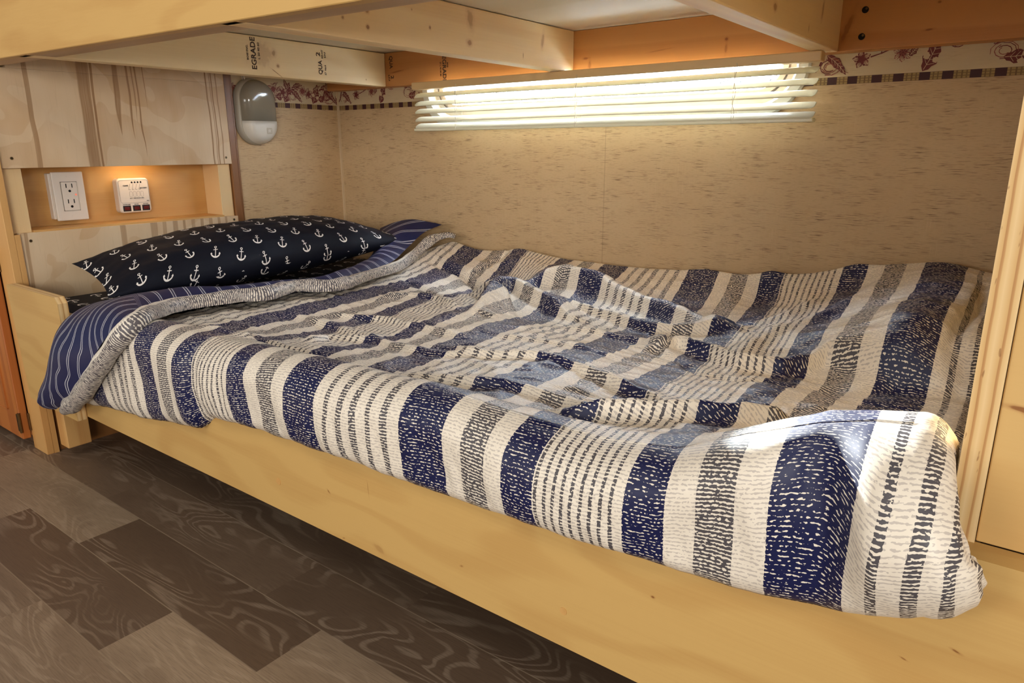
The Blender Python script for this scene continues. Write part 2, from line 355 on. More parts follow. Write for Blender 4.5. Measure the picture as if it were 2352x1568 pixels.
def slat_mat():
    t = NT('blind_vinyl')
    b = t.n('ShaderNodeBsdfPrincipled', {'Base Color': L(240, 236, 216), 'Roughness': 0.3})
    tl = t.n('ShaderNodeBsdfTranslucent', {'Color': L(240, 236, 212)})
    m = t.n('ShaderNodeMixShader', {0: 0.2}); t.t.links.new(b.outputs[0], m.inputs[1]); t.t.links.new(tl.outputs[0], m.inputs[2])
    t.t.links.new(m.outputs[0], t.out.inputs[0]); return t.m
M['slat'] = slat_mat()
M['headrail'] = plain('headrail', L(222, 190, 140), 0.28)
M['cord'] = plain('cord', L(214, 204, 184), 0.7)
M['frame_white'] = plain('frame_white', L(222, 222, 210), 0.4)
M['lamp_base'] = plain('lamp_base', L(176, 168, 152), 0.4)
M['lamp_cover'] = plain('lamp_cover', L(214, 208, 196), 0.35)
M['lamp_lens'] = plain('lamp_lens', L(142, 134, 118), 0.15, Coat_Weight=0.6, Coat_Roughness=0.05)
M['switch_line'] = plain('switch_line', L(150, 130, 84), 0.5)

# ------------------------------------------------------------------ mesh helpers
def nbm(): return bmesh.new()
def box(bm, x0, x1, y0, y1, z0, z1, bev=0.0, mi=0):
    vs = [bm.verts.new((x, y, z)) for x in (x0, x1) for y in (y0, y1) for z in (z0, z1)]
    F = [(0, 1, 3, 2), (4, 6, 7, 5), (0, 4, 5, 1), (2, 3, 7, 6), (0, 2, 6, 4), (1, 5, 7, 3)]
    fs = [bm.faces.new([vs[i] for i in f]) for f in F]
    for f in fs: f.material_index = mi
    if bev:
        es = list({e for f in fs for e in f.edges})
        r = bmesh.ops.bevel(bm, geom=es, offset=bev, segments=2, affect='EDGES', profile=0.5)
    return fs
def obj(name, bm, mat, parent=None, smooth=False, recalc=True):
    if recalc: bmesh.ops.recalc_face_normals(bm, faces=bm.faces)
    for v in bm.verts: v.co.z += H0
    me = bpy.data.meshes.new(name); bm.to_mesh(me); bm.free()
    for m in (mat if isinstance(mat, (list, tuple)) else [mat]): me.materials.append(m)
    if smooth:
        for p in me.polygons: p.use_smooth = True
    o = bpy.data.objects.new(name, me); C.objects.link(o)
    if parent is not None: attach(o, parent)
    return o
def attach(o, parent):
    o.parent = parent
    w = Vector((0, 0, 0)); p = parent
    while p is not None: w += p.location; p = p.parent
    o.location = -w + Vector(o.location) if o.location.length else -w
def thing(name, label, cat, loc, group=None):
    o = bpy.data.objects.new(name, None); C.objects.link(o)
    o.location = (loc[0], loc[1], loc[2] + H0); o.empty_display_size = 0.05
    tag(o, label, cat, group); return o
def tag(o, label, cat, group=None):
    o['label'] = label; o['category'] = cat
    if group: o['group'] = group
def struct(o): o['kind'] = 'structure'; return o
def tube(bm, pts, r, seg=8, cap=True):
    pts = [Vector(p) for p in pts]; rings = []
    up = Vector((0, 0, 1))
    for i, p in enumerate(pts):
        d = (pts[min(i + 1, len(pts) - 1)] - pts[max(i - 1, 0)]).normalized()
        a = d.cross(up if abs(d.z) < 0.95 else Vector((1, 0, 0))).normalized(); b = d.cross(a)
        rr = r[i] if isinstance(r, (list, tuple)) else r
        rings.append([bm.verts.new(p + a * math.cos(2 * math.pi * k / seg) * rr + b * math.sin(2 * math.pi * k / seg) * rr) for k in range(seg)])
    for A, B in zip(rings, rings[1:]):
        for k in range(seg): bm.faces.new((A[k], A[(k + 1) % seg], B[(k + 1) % seg], B[k]))
    if cap: bm.faces.new(rings[0]); bm.faces.new(rings[-1][::-1])
def cyl(bm, c, axis, r, l, seg=16):
    c = Vector(c); a = Vector(axis).normalized()
    tube(bm, [c - a * l / 2, c + a * l / 2], r, seg)
def rrect(x0, x1, z0, z1, r, n=10, top_r=None):
    tr = r if top_r is None else top_r
    pts = []
    for (cx, cz, a0, rr) in ((x1 - r, z0 + r, -90, r), (x1 - tr, z1 - tr, 0, tr), (x0 + tr, z1 - tr, 90, tr), (x0 + r, z0 + r, 180, r)):
        for k in range(n + 1):
            a = math.radians(a0 + 90 * k / n); pts.append((cx + rr * math.cos(a), cz + rr * math.sin(a)))
    return pts
def text(name, body, size, loc, rot, mat, parent, xs=1.0):
    cu = bpy.data.curves.new(name, 'FONT'); cu.body = body; cu.size = size; cu.extrude = 0.0002
    cu.materials.append(mat); cu.align_x = 'CENTER'; cu.align_y = 'CENTER'
    cu.offset = size * .02; cu.resolution_u = 3
    tmp = bpy.data.objects.new(name, cu); me = bpy.data.meshes.new_from_object(tmp); bpy.data.objects.remove(tmp)
    if not me.materials: me.materials.append(mat)
    o = bpy.data.objects.new(name, me); C.objects.link(o)
    o.parent = parent; w = Vector((0, 0, 0)); p = parent
    while p is not None: w += p.location; p = p.parent
    o.location = Vector((loc[0], loc[1], loc[2] + H0)) - w
    o.rotation_euler = rot; o.scale = (xs, 1, 1); return o

XW, YW = -1.85, 1.54           # left wall plane, back wall plane
ZF = -0.70                     # floor

# ------------------------------------------------------------------ room shell
def make_floor():
    bm = nbm(); uvl = bm.loops.layers.uv.new('UVMap'); tl = bm.faces.layers.float.new('tone')
    ul2 = bm.loops.layers.uv.new('edge'); rnd = random.Random(11)
    offs = {-2: -1.207, -1: -1.565, 0: -1.343, 1: -0.93, 2: -0.72}
    tones = {(-1, 0): .15, (-1, 1): .95, (-1, -1): .8, (0, 0): .12, (0, -1): .85, (0, 1): .85, (1, -1): .35, (1, 0): .2, (2, 0): .15, (2, -1): .25, (-2, 0): .7, (-2, -1): .6, (1, -2): .4}
    LP, WP = 0.557, 0.112
    for r in range(-22, 12):
        y0 = 0.445 + (r - 0) * WP; off = offs.get(r, rnd.random() * LP)
        k0 = math.floor((-3.2 - off) / LP)
        for k in range(k0, k0 + 9):
            x0 = off + k * LP; x1 = x0 + LP
            x0c, x1c = max(x0, -3.2), min(x1, 1.2)
            if x1c <= x0c: continue
            y1 = y0 + WP
            f = bm.faces.new([bm.verts.new(p) for p in ((x0c, y0, ZF), (x1c, y0, ZF), (x1c, y1, ZF), (x0c, y1, ZF))])
            t = rnd.random(); ky = round((x0 - offs.get(r, 0)) / LP) if r in offs else 99
            if (r, ky) in tones: t = tones[(r, ky)]
            f[tl] = t
            ou, ov = rnd.random() * 9, rnd.random() * 9; fl = rnd.choice((-1, 1))
            for lp, q_ in zip(f.loops, ((0, 0), (1, 0), (1, 1), (0, 1))): lp[uvl].uv = (lp.vert.co.x * fl + ou, lp.vert.co.y + ov); lp[ul2].uv = q_
    o = obj('floor', bm, M['floor']); struct(o)
    # seams between the printed boards
    return o
make_floor()

WX0, WX1, WZ0, WZ1 = -1.452, -0.452, 0.082, 0.30
def make_back_wall():
    bm = nbm()
    out = [(-5.0, ZF), (0.65, ZF), (0.65, 1.4), (-5.0, 1.4)]
    inn = rrect(WX0, WX1, WZ0, WZ1, 0.085)
    ev = []
    for loop in (out, inn):
        vs = [bm.verts.new((x, YW, z)) for x, z in loop]
        ev += [bm.edges.new((vs[i], vs[(i + 1) % len(vs)])) for i in range(len(vs))]
    r = bmesh.ops.triangle_fill(bm, edges=ev, use_beauty=True)
    fs = [g for g in r['geom'] if isinstance(g, bmesh.types.BMFace)]
    ex = bmesh.ops.extrude_face_region(bm, geom=fs)
    for v in [g for g in ex['geom'] if isinstance(g, bmesh.types.BMVert)]: v.co.y += 0.045
    return struct(obj('wall_back', bm, M['wallpaper_x']))
wb = make_back_wall()
bm = nbm(); box(bm, XW - 0.10, XW, 1.171, YW + 0.02, ZF, 0.26); box(bm, XW - 0.10, XW - .075, .62, 1.1705, ZF, 0.26); wl = struct(obj('wall_left', bm, M['wallpaper_y']))
bm = nbm(); box(bm, XW, XW + 0.006, YW - 0.006, YW, -0.45, 0.26); struct(obj('trim_1', bm, M['print_cream']))

# window: white ring with rounded corners, dark gasket, textured pane
win = bpy.data.objects.new('window_1', None); C.objects.link(win); win.location = (-0.95, YW, H0 + 0.19); win['kind'] = 'structure'
def loft_ring(bm, prof):
    loops = []
    for off, y in prof:
        p = rrect(WX0 - off, WX1 + off, WZ0 - off, WZ1 + off, 0.085 + off)
        loops.append([bm.verts.new((x, y, z)) for x, z in p])
    for A, B in zip(loops, loops[1:]):
        n = len(A)
        for i in range(n): bm.faces.new((A[i], A[(i + 1) % n], B[(i + 1) % n], B[i]))
bm = nbm(); loft_ring(bm, [(0.026, YW), (0.026, YW - 0.006), (0.022, YW - 0.010), (0.004, YW - 0.010), (0.0, YW - 0.006), (-0.004, YW + 0.004), (-0.004, YW + 0.03)])
obj('window_frame', bm, M['frame_white'], win, smooth=False)
bm = nbm(); loft_ring(bm, [(-0.004, YW + 0.012), (-0.018, YW + 0.012), (-0.018, YW + 0.016), (-0.022, YW + 0.016), (-0.022, YW + 0.012), (-0.034, YW + 0.014), (-0.034, YW + 0.035)])
obj('sash_frame', bm, M['frame_white'], win)
bm = nbm(); loft_ring(bm, [(-0.0175, YW + 0.0115), (-0.0205, YW + 0.0115)]); obj('gasket', bm, M['groove'], win)
bm = nbm(); p = rrect(WX0 + 0.03, WX1 - 0.03, WZ0 + 0.03, WZ1 - 0.03, 0.06)
a = [bm.verts.new((x, YW + 0.030, z)) for x, z in p]; b = [bm.verts.new((x, YW + 0.033, z)) for x, z in p]
bm.faces.new(a); bm.faces.new(b[::-1])
for i in range(len(a)): bm.faces.new((a[i], b[i], b[(i + 1) % len(a)], a[(i + 1) % len(a)]))
obj('window_pane', bm, M['pane'], win)

# printed flowers of the wallpaper border (burgundy toile)
def toile(name, plane, parent):
    rb, rc, rm = nbm(), nbm(), nbm()
    ct = [0]
    def P(h, z, lift):
        return (h, YW - lift, z) if plane == 'x' else (XW + lift, h, z)
    def poly(bm, pts, lift=0.0004):
        if plane == 'y': pts = pts[::-1]
        zc = 0.117 + 0.0145
        pts = [(h, max(z, zc)) for h, z in pts]
        try: bm.faces.new([bm.verts.new(P(h, z, lift + ct[0] * 1e-6)) for h, z in pts])
        except ValueError: pass
        ct[0] += 1
    def leaf(h, z, ang, ln, wd, bm=rb, veins=True, curve=0.0):
        ca, sa = math.cos(ang), math.sin(ang); n = 9; up, dn = [], []
        for i in range(n + 1):
            t = i / n; w = wd * math.sin(math.pi * t ** 0.8) ** 0.9 * (1 + 0.18 * math.sin(t * 19 + h * 50)); c = curve * t * t
            up.append((t * ln, c + w)); dn.append((t * ln, c - w))
        T = lambda q: (h + q[0] * ca - q[1] * sa, z + q[0] * sa + q[1] * ca)
        poly(bm, [T(q) for q in up] + [T(q) for q in dn[::-1][1:-1]])
        if veins:
            line([T((t * ln, curve * t * t)) for t in (0.05, .3, .6, .92)], 0.0005, rc, 0.0008)
            for t in (.2, .35, .5, .65, .8):
                for s in (1, -1): line([T((t * ln, curve * t * t)), T((t * ln + ln * .12, curve * t * t + s * wd * .75))], 0.0004, rc, 0.0008)
    def line(pts, w, bm=rb, lift=0.0004):
        for (a, b) in zip(pts, pts[1:]):
            d = Vector((b[0] - a[0], b[1] - a[1]));
            if d.length < 1e-6: continue
            n = Vector((-d.y, d.x)).normalized() * w
            poly(bm, [(a[0] + n.x, a[1] + n.y), (a[0] - n.x, a[1] - n.y), (b[0] - n.x * .7, b[1] - n.y * .7), (b[0] + n.x * .7, b[1] + n.y * .7)], lift)
    def flower(h, z, r, n=5, solid=True, rot=0.0):
        for k in range(n):
            a = rot + 2 * math.pi * k / n
            leaf(h, z, a, r, r * 0.36, rb if solid else rm, False)
            leaf(h + math.cos(a) * r * .3, z + math.sin(a) * r * .3, a + .1, r * .62, r * (.2 if solid else .26), rc, False)
            for s in (-.25, 0, .25): line([(h + math.cos(a) * r * .15, z + math.sin(a) * r * .15), (h + math.cos(a + s) * r * .8, z + math.sin(a + s) * r * .8)], 0.0005, rb, 0.0009)
        leaf(h - r * .12, z, 0, r * .26, r * .12, rb, False)
    def scribble(h, z, r, rnd):
        for q in range(5):
            a = rnd.random() * 6.28; pts = []
            for i in range(7):
                pts.append((h + math.cos(a + i * .6) * r * (.25 + .11 * q), z + math.sin(a + i * .6) * r * (.2 + .08 * q)))
            line(pts, 0.0006 + 0.0004 * rnd.random(), rb if q % 2 else rm)
    rnd = random.Random(5 if plane == 'x' else 9)
    if plane == 'x':
        h0s = [-1.83, -1.43, -0.405, -0.035]
    else:
        h0s = [1.02, 1.17, 1.27, 1.36, 1.49]
    for h0 in h0s:
        if plane == 'x' and h0 == -1.43: continue
        # unit of the repeat, about 0.37 m long
        leaf(h0 + .005, .171, -0.55, .052, .008, curve=-.012); line([(h0, .172), (h0 - .008, .15), (h0 - .014, .142)], .0022)
        for k in range(4): line([(h0 + .004, .165), (h0 + .02 + .006 * k, .150 - .003 * k), (h0 + .035 + .004 * k, .143 - .002 * k)], .0005)
        scribble(h0 + .012, .150, .03, rnd)
        flower(h0 + .068, .160, .017, 5, True, .5)
        line([(h0 + .083, .163), (h0 + .10, .168), (h0 + .118, .175), (h0 + .132, .176)], .0013); line([(h0 + .1, .168), (h0 + .103, .178)], .0008)
        flower(h0 + .137, .167, .017, 7, False, .2); leaf(h0 + .148, .160, .9, .022, .0055)
        leaf(h0 + .172, .1325, 1.05, .060, .0125, curve=.010); leaf(h0 + .176, .165, 2.4, .016, .006, rc, False)
        leaf(h0 + .178, .152, 1.9, .016, .0055, rc, False); leaf(h0 + .186, .148, .5, .012, .005, rc, False)
        line([(h0 + .20, .175), (h0 + .222, .178), (h0 + .238, .184)], .0016); scribble(h0 + .222, .178, .02, rnd); leaf(h0 + .205, .178, .3, .03, .006)
        leaf(h0 + .292, .148, -.05, .05, .0105, curve=.006); leaf(h0 + .275, .170, .5, .034, .005)
        scribble(h0 + .292, .158, .03, rnd); leaf(h0 + .318, .150, .4, .016, .006, rc, False); leaf(h0 + .312, .141, -.2, .016, .005, rc, False)
        leaf(h0 + .335, .168, 1.9, .03, .007)
    a = obj(name, rb, M['print_red'], parent, recalc=False); obj('border_print_highlights', rc, M['print_cream'], parent, recalc=False); obj('border_print_shading', rm, M['print_mid'], parent, recalc=False)
toile('border_print', 'x', wb); toile('border_print', 'y', wl)

# ------------------------------------------------------------------ upper bunk: fascia, joists, ledger, deck
ub = thing('upper_bunk', 'upper bunk platform of pine joists and white deck over the bed', 'bunk', (-0.9, 1.0, 0.172))
ZB, ZT = 0.172, 0.261
bm = nbm()                                                   # front beam runs almost along x
for (p0, p1, zb) in (((-2.2, .545), (0.5, .700), ZB),):
    d = Vector((p1[0] - p0[0], p1[1] - p0[1])).normalized(); n = Vector((-d.y, d.x))
    q = [(p0[0], p0[1]), (p1[0], p1[1]), (p1[0] + n.x * .019, p1[1] + n.y * .019), (p0[0] + n.x * .019, p0[1] + n.y * .019)]
    lo = [bm.verts.new((x, y, ZB)) for x, y in q]; hi = [bm.verts.new((x, y, ZB + 0.26)) for x, y in q]
    bm.faces.new(lo); bm.faces.new(hi[::-1])
    for i in range(4): bm.faces.new((lo[i], hi[i], hi[(i + 1) % 4], lo[(i + 1) % 4]))
bmesh.ops.bevel(bm, geom=list(bm.edges), offset=.0012, segments=1, affect='EDGES')
fascia = obj('fascia_board', bm, M['ply_yellow'], ub)
bm = nbm()
q = [(-2.2 + n.x * .0195, .545 + n.y * .0195), (.5 + n.x * .0195, .7 + n.y * .0195), (.5 + n.x * .058, .7 + n.y * .058), (-2.2 + n.x * .058, .545 + n.y * .058)]
lo = [bm.verts.new((x, y, ZB + .001)) for x, y in q]; hi = [bm.verts.new((x, y, ZT)) for x, y in q]
bm.faces.new(lo); bm.faces.new(hi[::-1])
for i in range(4): bm.faces.new((lo[i], hi[i], hi[(i + 1) % 4], lo[(i + 1) % 4]))
obj('front_beam', bm, M['beam_under'], ub)
def joist(x0, x1, mat, y0=.60):
    bm = nbm(); box(bm, x0, x1, y0, 1.499, ZB, ZT, .0022); return obj('joist', bm, mat, ub)
j1 = joist(-1.624, -1.586, M['pine_pale'], .585)
j2 = joist(-0.991, -0.953, M['pine_joist'], .62)
j3 = joist(-0.410, -0.371, M['pine_joist'], .655)
bm = nbm(); box(bm, XW + .001, 0.5, 1.50, 1.539, ZB, ZT + .001, .002); ledger = obj('ledger', bm, M['pine_orange'], ub)
bm = nbm(); q = [(XW + .001, .628), (.5, .762), (.5, 1.535), (XW + .001, 1.535)]
lo = [bm.verts.new((x, y, ZT + .0015)) for x, y in q]; hi = [bm.verts.new((x, y, ZT + .012)) for x, y in q]
bm.faces.new(lo); bm.faces.new(hi[::-1])
for i in range(4): bm.faces.new((lo[i], hi[i], hi[(i + 1) % 4], lo[(i + 1) % 4]))
obj('deck_panel', bm, M['deck_white'], ub)
# bolt holes in the ledger
for (x, z) in ((-.332, .240), (-.333, .195)):
    bm = nbm(); cyl(bm, (x, 1.4997, z), (0, 1, 0), .0058, .0012, 20); obj('bolt_hole', bm, M['hole'], ledger)
    bm = nbm(); bmesh.ops.create_circle(bm, segments=16, radius=.0022, cap_ends=True, matrix=Matrix.Translation((x + .002, 1.4988, z + .002)) @ Matrix.Rotation(math.pi / 2, 4, 'X')); obj('bolt_head', bm, M['screw'], ledger)
HP = math.pi / 2
# grade stamps read upward on the end joist and on the ledger
R1 = (Matrix.Rotation(HP, 3, 'Z') @ Matrix.Rotation(HP, 3, 'X') @ Matrix.Rotation(HP, 3, 'Z')).to_euler()
def plate(par, mat, pts, name='stamp_block'):
    bm = nbm(); bm.faces.new([bm.verts.new(p) for p in pts]); o = obj(name, bm, mat, par); return o
xs = -1.5857
text('grade_stamp', 'EGRADE', .0185, (xs + .0002, 1.0745, .221), R1, M['ink'], j1, 1.05)
text('grade_stamp', 'BOIS INC.', .0065, (xs + .0002, 1.058, .222), R1, M['ink'], j1, 1.2)
text('grade_stamp', 'L 20 40 60', .0070, (xs + .0002, 1.089, .228), R1, M['ink'], j1, 1.25)
text('grade_stamp', '2', .017, (xs + .0002, 1.265, .237), R1, M['ink'], j1, 1.2)
text('grade_stamp', 'QUA', .0165, (xs + .0002, 1.270, .205), R1, M['ink'], j1, .95)
text('grade_stamp', 'KD-HT', .0068, (xs + .0002, 1.278, .238), R1, M['ink'], j1, 1.0)
text('grade_stamp', 'S-P-F', .0068, (xs + .0002, 1.287, .237), R1, M['ink'], j1, 1.0)
text('grade_stamp', '57  No.4', .0068, (xs + .0002, 1.286, .200), R1, M['ink'], j1, 1.0)
R2 = (Matrix.Rotation(HP, 3, 'X') @ Matrix.Rotation(-HP, 3, 'Z')).to_euler()
yl = 1.4995
text('grade_stamp', 'EGRADE', .0180, (-1.361, yl, .205), R2, M['ink'], ledger, 1.0)
text('grade_stamp', '20 L 40 60 80', .0065, (-1.374, yl, .206), R2, M['ink'], ledger, 1.0)
text('grade_stamp', 'BOIS', .0060, (-1.349, yl, .215), R2, M['ink'], ledger, 1.0)
text('grade_stamp', 'QUA', .0170, (-1.563, yl, .236), R2, M['ink'], ledger, .9)
text('grade_stamp', '2', .0160, (-1.560, yl, .196), R2, M['ink'], ledger, 1.2)
text('grade_stamp', 'S-P-F', .0080, (-1.573, yl, .195), R2, M['ink'], ledger, 1.0)

# ------------------------------------------------------------------ window blind
bl = thing('window_blind', 'cream mini blind hanging in front of the bright window', 'blind', (-0.91, 1.46, .17))
bm = nbm(); box(bm, -1.434, -.386, 1.447, 1.474, .153, .1712, .002); obj('headrail', bm, M['headrail'], bl)
def slat_mesh(x0, x1, zc, tilt=math.radians(32)):
    bm = nbm(); n = 6; rows = []
    xsn = [x0, x0 + .002, x0 + .006] + [x0 + (x1 - x0) * k / 30 for k in range(1, 30)] + [x1 - .006, x1 - .002, x1]
    for i in range(n + 1):
        s = (i / n - .5) * .025; crown = .0016 * (1 - (2 * i / n - 1) ** 2)
        y = 1.46 + s * math.cos(tilt) - crown * math.sin(tilt); z = zc + s * math.sin(tilt) + crown * math.cos(tilt)
        e = abs(2 * i / n - 1); cut = .006 * e ** 4
        row = []
        for k, x in enumerate(xsn):
            xx = x
            if k == 0: xx = x0 + cut
            if k == len(xsn) - 1: xx = x1 - cut
            if k == 1: xx = max(x, x0 + cut + .0005)
            if k == len(xsn) - 2: xx = min(x, x1 - cut - .0005)
            row.append(bm.verts.new((xx, y, z + .0005 * math.sin(x * 9 + zc * 40))))
        rows.append(row)
    for A, B in zip(rows, rows[1:]):
        for k in range(len(A) - 1): bm.faces.new((A[k], A[k + 1], B[k + 1], B[k]))
    geo = list(bm.faces)
    ex = bmesh.ops.extrude_face_region(bm, geom=geo)
    for v in [g for g in ex['geom'] if isinstance(g, bmesh.types.BMVert)]: v.co.z -= .0005
    return bm
for zc in (.1395, .1185, .0985, .0775, .0600):
    obj('slat', slat_mesh(-1.430, -.390, zc), M['slat'], bl, smooth=True)
bm = nbm(); box(bm, -1.432, -.391, 1.449, 1.471, .0465, .0535, .002); obj('bottom_rail', bm, M['slat'], bl)
for x in (-1.279, -.914, -.546):
    bm = nbm()
    for y in (1.4465, 1.4735): tube(bm, [(x, y, .155), (x + .0008, y, .12), (x - .0006, y, .09), (x, y, .047)], .0005, 6)
    obj('ladder_cord', bm, M['cord'], bl)
    bm = nbm(); pts = [(x + .003 + .002 * math.sin(k * .9), 1.4455 + .0012 * math.cos(k * 1.3), .16 - k * .0062) for k in range(18)]
    tube(bm, pts, .0006, 6); obj('lift_cord', bm, M['cord'], bl)

# ------------------------------------------------------------------ lower bunk frame
lb = thing('bunk_frame', 'lower bunk bed frame of yellow plywood with long front rail', 'bed', (-0.9, .60, ZF))
bm = nbm(); box(bm, -1.70, -.060, .575, .6025, -.540, -.332); box(bm, -.060, .62, .575, .6025, -.540, -.293)
bmesh.ops.remove_doubles(bm, verts=bm.verts, dist=.0001); rail = obj('front_rail', bm, [M['ply_rail']], lb)
for (x, z, r) in ((-.886, -.491, .0055), (-.366, -.494, .0045)):
    bm = nbm(); cyl(bm, (x, .5749, z), (0, 1, 0), r, .0008, 20); obj('plug', bm, M['niche_wood'], rail)
bm = nbm()                                                   # guard board with clipped corner
pts = [(-1.819, -.287), (-1.813, -.284), (-1.568, -.284), (-1.556, -.296), (-1.556, -.545), (-1.80, -.545)]
f_ = [bm.verts.new((x, .555, z)) for x, z in pts]; b_ = [bm.verts.new((x, .574, z)) for x, z in pts]
bm.faces.new(f_); bm.faces.new(b_[::-1])
for i in range(len(pts)):
    q = bm.faces.new((f_[i], b_[i], b_[(i + 1) % len(pts)], f_[(i + 1) % len(pts)])); q.material_index = 1
obj('guard_board', bm, [M['ply_yellow'], M['ply_edge_y']], lb)
bm = nbm(); box(bm, -1.80, -1.757, .598, .650, -.675, -.45, .002); obj('leg', bm, M['pine_post'], lb)
bm = nbm(); box(bm, -1.815, .60, .597, 1.535, -.465, -.452); obj('slat_deck', bm, M['dark_under'], lb)
bm = nbm(); box(bm, -1.80, .60, .96, 1.0, -.545, -.466); obj('cross_beam', bm, M['dark_under'], lb)
bm = nbm(); box(bm, -.029, -.0105, .600, 1.538, -.452, .171)
for f in bm.faces:
    if abs(f.normal.y) > .9 or abs(f.calc_center_median().y - .6) < .001: f.material_index = 1
obj('end_panel', bm, [M['ply_yellow'], M['ply_edge_x']], lb)
M['pine_front'] = wood('pine_front', L(208, 170, 108), L(190, 144, 82), 'x', 4, .35, 0.0, .15, .45, .12, off=(0.06, 0, .117), spots=[(.006, -.1825, .014, .0022, -.08, 1.0), (.012, -.184, .006, .004, 0, .7)])
bm = nbm(); box(bm, -.010, .60, .603, .620, -.2925, .171, .001); obj('front_panel', bm, M['pine_front'], lb)

# ------------------------------------------------------------------ left cabinet with niche
cb = thing('cabinet', 'pale plywood cabinet with lit niche at the head of the bed', 'cabinet', (XW, .86, ZF))
XP = -1.83
bm = nbm(); box(bm, XP - .012, XP, .590, 1.140, -.038, .170, .0006); box(bm, XP - .012, XP, .632, 1.140, .1701, .26, .0006); up = obj('upper_panel', bm, M['cab_upper'], cb)
bm = nbm(); box(bm, XP - .012, XP, .601, 1.142, -.47, -.179, .0006); lp = obj('lower_panel', bm, M['cab_lower'], cb)
bm = nbm(); box(bm, XP - .09, XP - .0125, .583, .632, -.180, -.0385, .001); obj('niche_post', bm, M['pine_pale_z'], cb)
bm = nbm(); box(bm, XP - .09, XP - .0125, 1.104, 1.139, -.180, -.0385, .001); obj('niche_post', bm, M['pine_pale_z'], cb)
bm = nbm(); box(bm, XP - .100, XP - .0905, .58, 1.14, -.19, .0); obj('niche_back', bm, M['niche_wood'], cb)
bm = nbm(); box(bm, XP - .09, XP - .003, .633, 1.103, -.200, -.1745, .001); obj('niche_shelf', bm, M['niche_wood'], cb)
bm = nbm(); box(bm, XP - .09, XP - .013, .633, 1.103, -.012, -.002); nt = obj('niche_top', bm, M['niche_wood'], cb)
M['stile'] = wood('stile', L(208, 160, 98), L(180, 122, 62), 'z', 6, .45, .6, .08, .42)
bm = nbm(); box(bm, -1.900, -1.823, .5745, .5895, ZF, .170, .001); box(bm, -1.843, -1.823, .5896, .6005, ZF, -.181); obj('stile', bm, M['stile'], cb)
bm = nbm(); box(bm, XW - .001, XW + .016, 1.1405, 1.1625, -.45, .26, .003); box(bm, XW + .001, XW + .009, 1.1625, 1.171, -.45, .26, .002); obj('corner_trim', bm, M['trim_wood'], cb)
def screw(x, y, z, par):
    bm = nbm(); cyl(bm, (x, y, z), (1, 0, 0), .0034, .0012, 14); s = obj('screw', bm, M['screw'], par)
    bm = nbm(); box(bm, x + .0006, x + .0009, y - .0022, y + .0022, z - .0005, z + .0005); box(bm, x + .0006, x + .0009, y - .0005, y + .0005, z - .0022, z + .0022); obj('screw_slot', bm, M['hole'], s)
screw(XP, .614, -.017, up); screw(XP, 1.124, -.021, up); screw(XP, .622, -.197, lp); screw(XP, 1.129, -.189, lp)
# cabinet door left of the stile, seen edge on at the frame's border
bm = nbm(); box(bm, -2.30, -1.905, .556, .574, -.675, -.215, .002); dr = obj('door', bm, M['door_wood'], cb)
bm = nbm(); box(bm, -2.25, -1.965, .5535, .5562, -.61, -.28, .0035); obj('raised_panel', bm, M['door_wood'], dr)
for z in (-.632, -.245):
    bm = nbm(); box(bm, -1.915, -1.906, .5525, .5558, z - .022, z + .022, .001); box(bm, -1.904, -1.893, .571, .5744, z - .022, z + .022, .001)
    cyl(bm, (-1.9045, .5555, z), (0, 0, 1), .0035, .05, 12); obj('hinge', bm, M['hinge_metal'], dr)

bm = nbm(); box(bm, XP - .014, XP - .004, .601, 1.165, ZF, -.4705); obj('lower_side', bm, M['trim_wood'], cb)
bm = nbm(); box(bm, -2.6, -1.845, .602, .615, ZF, -.676); box(bm, -2.6, -1.902, .590, .60, -.675, .17); obj('carcass', bm, M['door_wood'], cb)
# warm LED strip at the top of the niche
ls = thing('strip_light', 'hidden warm light strip at the top of the cabinet niche', 'light', (XP - .03, .93, -.014))
M['led'] = NT('led'); _e = M['led'].n('ShaderNodeEmission', {0: (1, .62, .25, 1), 1: 2.0}); M['led'].t.links.new(_e.outputs[0], M['led'].out.inputs[0]); M['led'] = M['led'].m
bm = nbm(); box(bm, XP - .045, XP - .033, .86, .98, -.019, -.0125, .001); obj('diffuser', bm, M['led'], ls)
lt = area('niche_light', (XP - .040, .90, -.021), (XP - .055, .90, -.2), .10, .01, .11, (1.0, .70, .40))

# outlet with its surface box and plate
ol = thing('electrical_outlet', 'white duplex wall outlet mounted in the left of the niche', 'outlet', (-1.92, .744, -.107))
XB = XP - .0905
bm = nbm(); box(bm, XB, XB + .020, .704, .775, -.160, -.053, .002); obj('surface_box', bm, M['white_plastic'], ol)
bm = nbm(); box(bm, XB + .020, XB + .026, .709, .779, -.164, -.050, .0022); cp = obj('cover_plate', bm, M['white_plastic'], ol)
xf = XB + .026
bm = nbm(); box(bm, xf, xf + .0012, .7265, .7615, -.1405, -.0735, .002); obj('socket_face', bm, M['white_plastic'], ol)
bm = nbm(); box(bm, xf - .0001, xf + .0005, .7255, .7625, -.1415, -.0725, .0003); obj('socket_gap', bm, M['groove'], ol)
bm = nbm(); xx = xf + .0014
for zc in (-.082, -.1185):
    for dy in (-.0065, .0065): box(bm, xx - .001, xx, .744 + dy - .0011, .744 + dy + .0011, zc - .005, zc + .0045)
    cyl(bm, (xx - .0005, .744, zc - .0125), (1, 0, 0), .0030, .001, 14)
obj('socket_slots', bm, M['hole'], ol)
bm = nbm(); box(bm, xx - .001, xx + .0004, .738, .750, -.1015, -.0975, .0003); box(bm, xx - .001, xx + .0004, .738, .750, -.1075, -.1035, .0003); obj('test_buttons', bm, M['white_plastic'], ol)
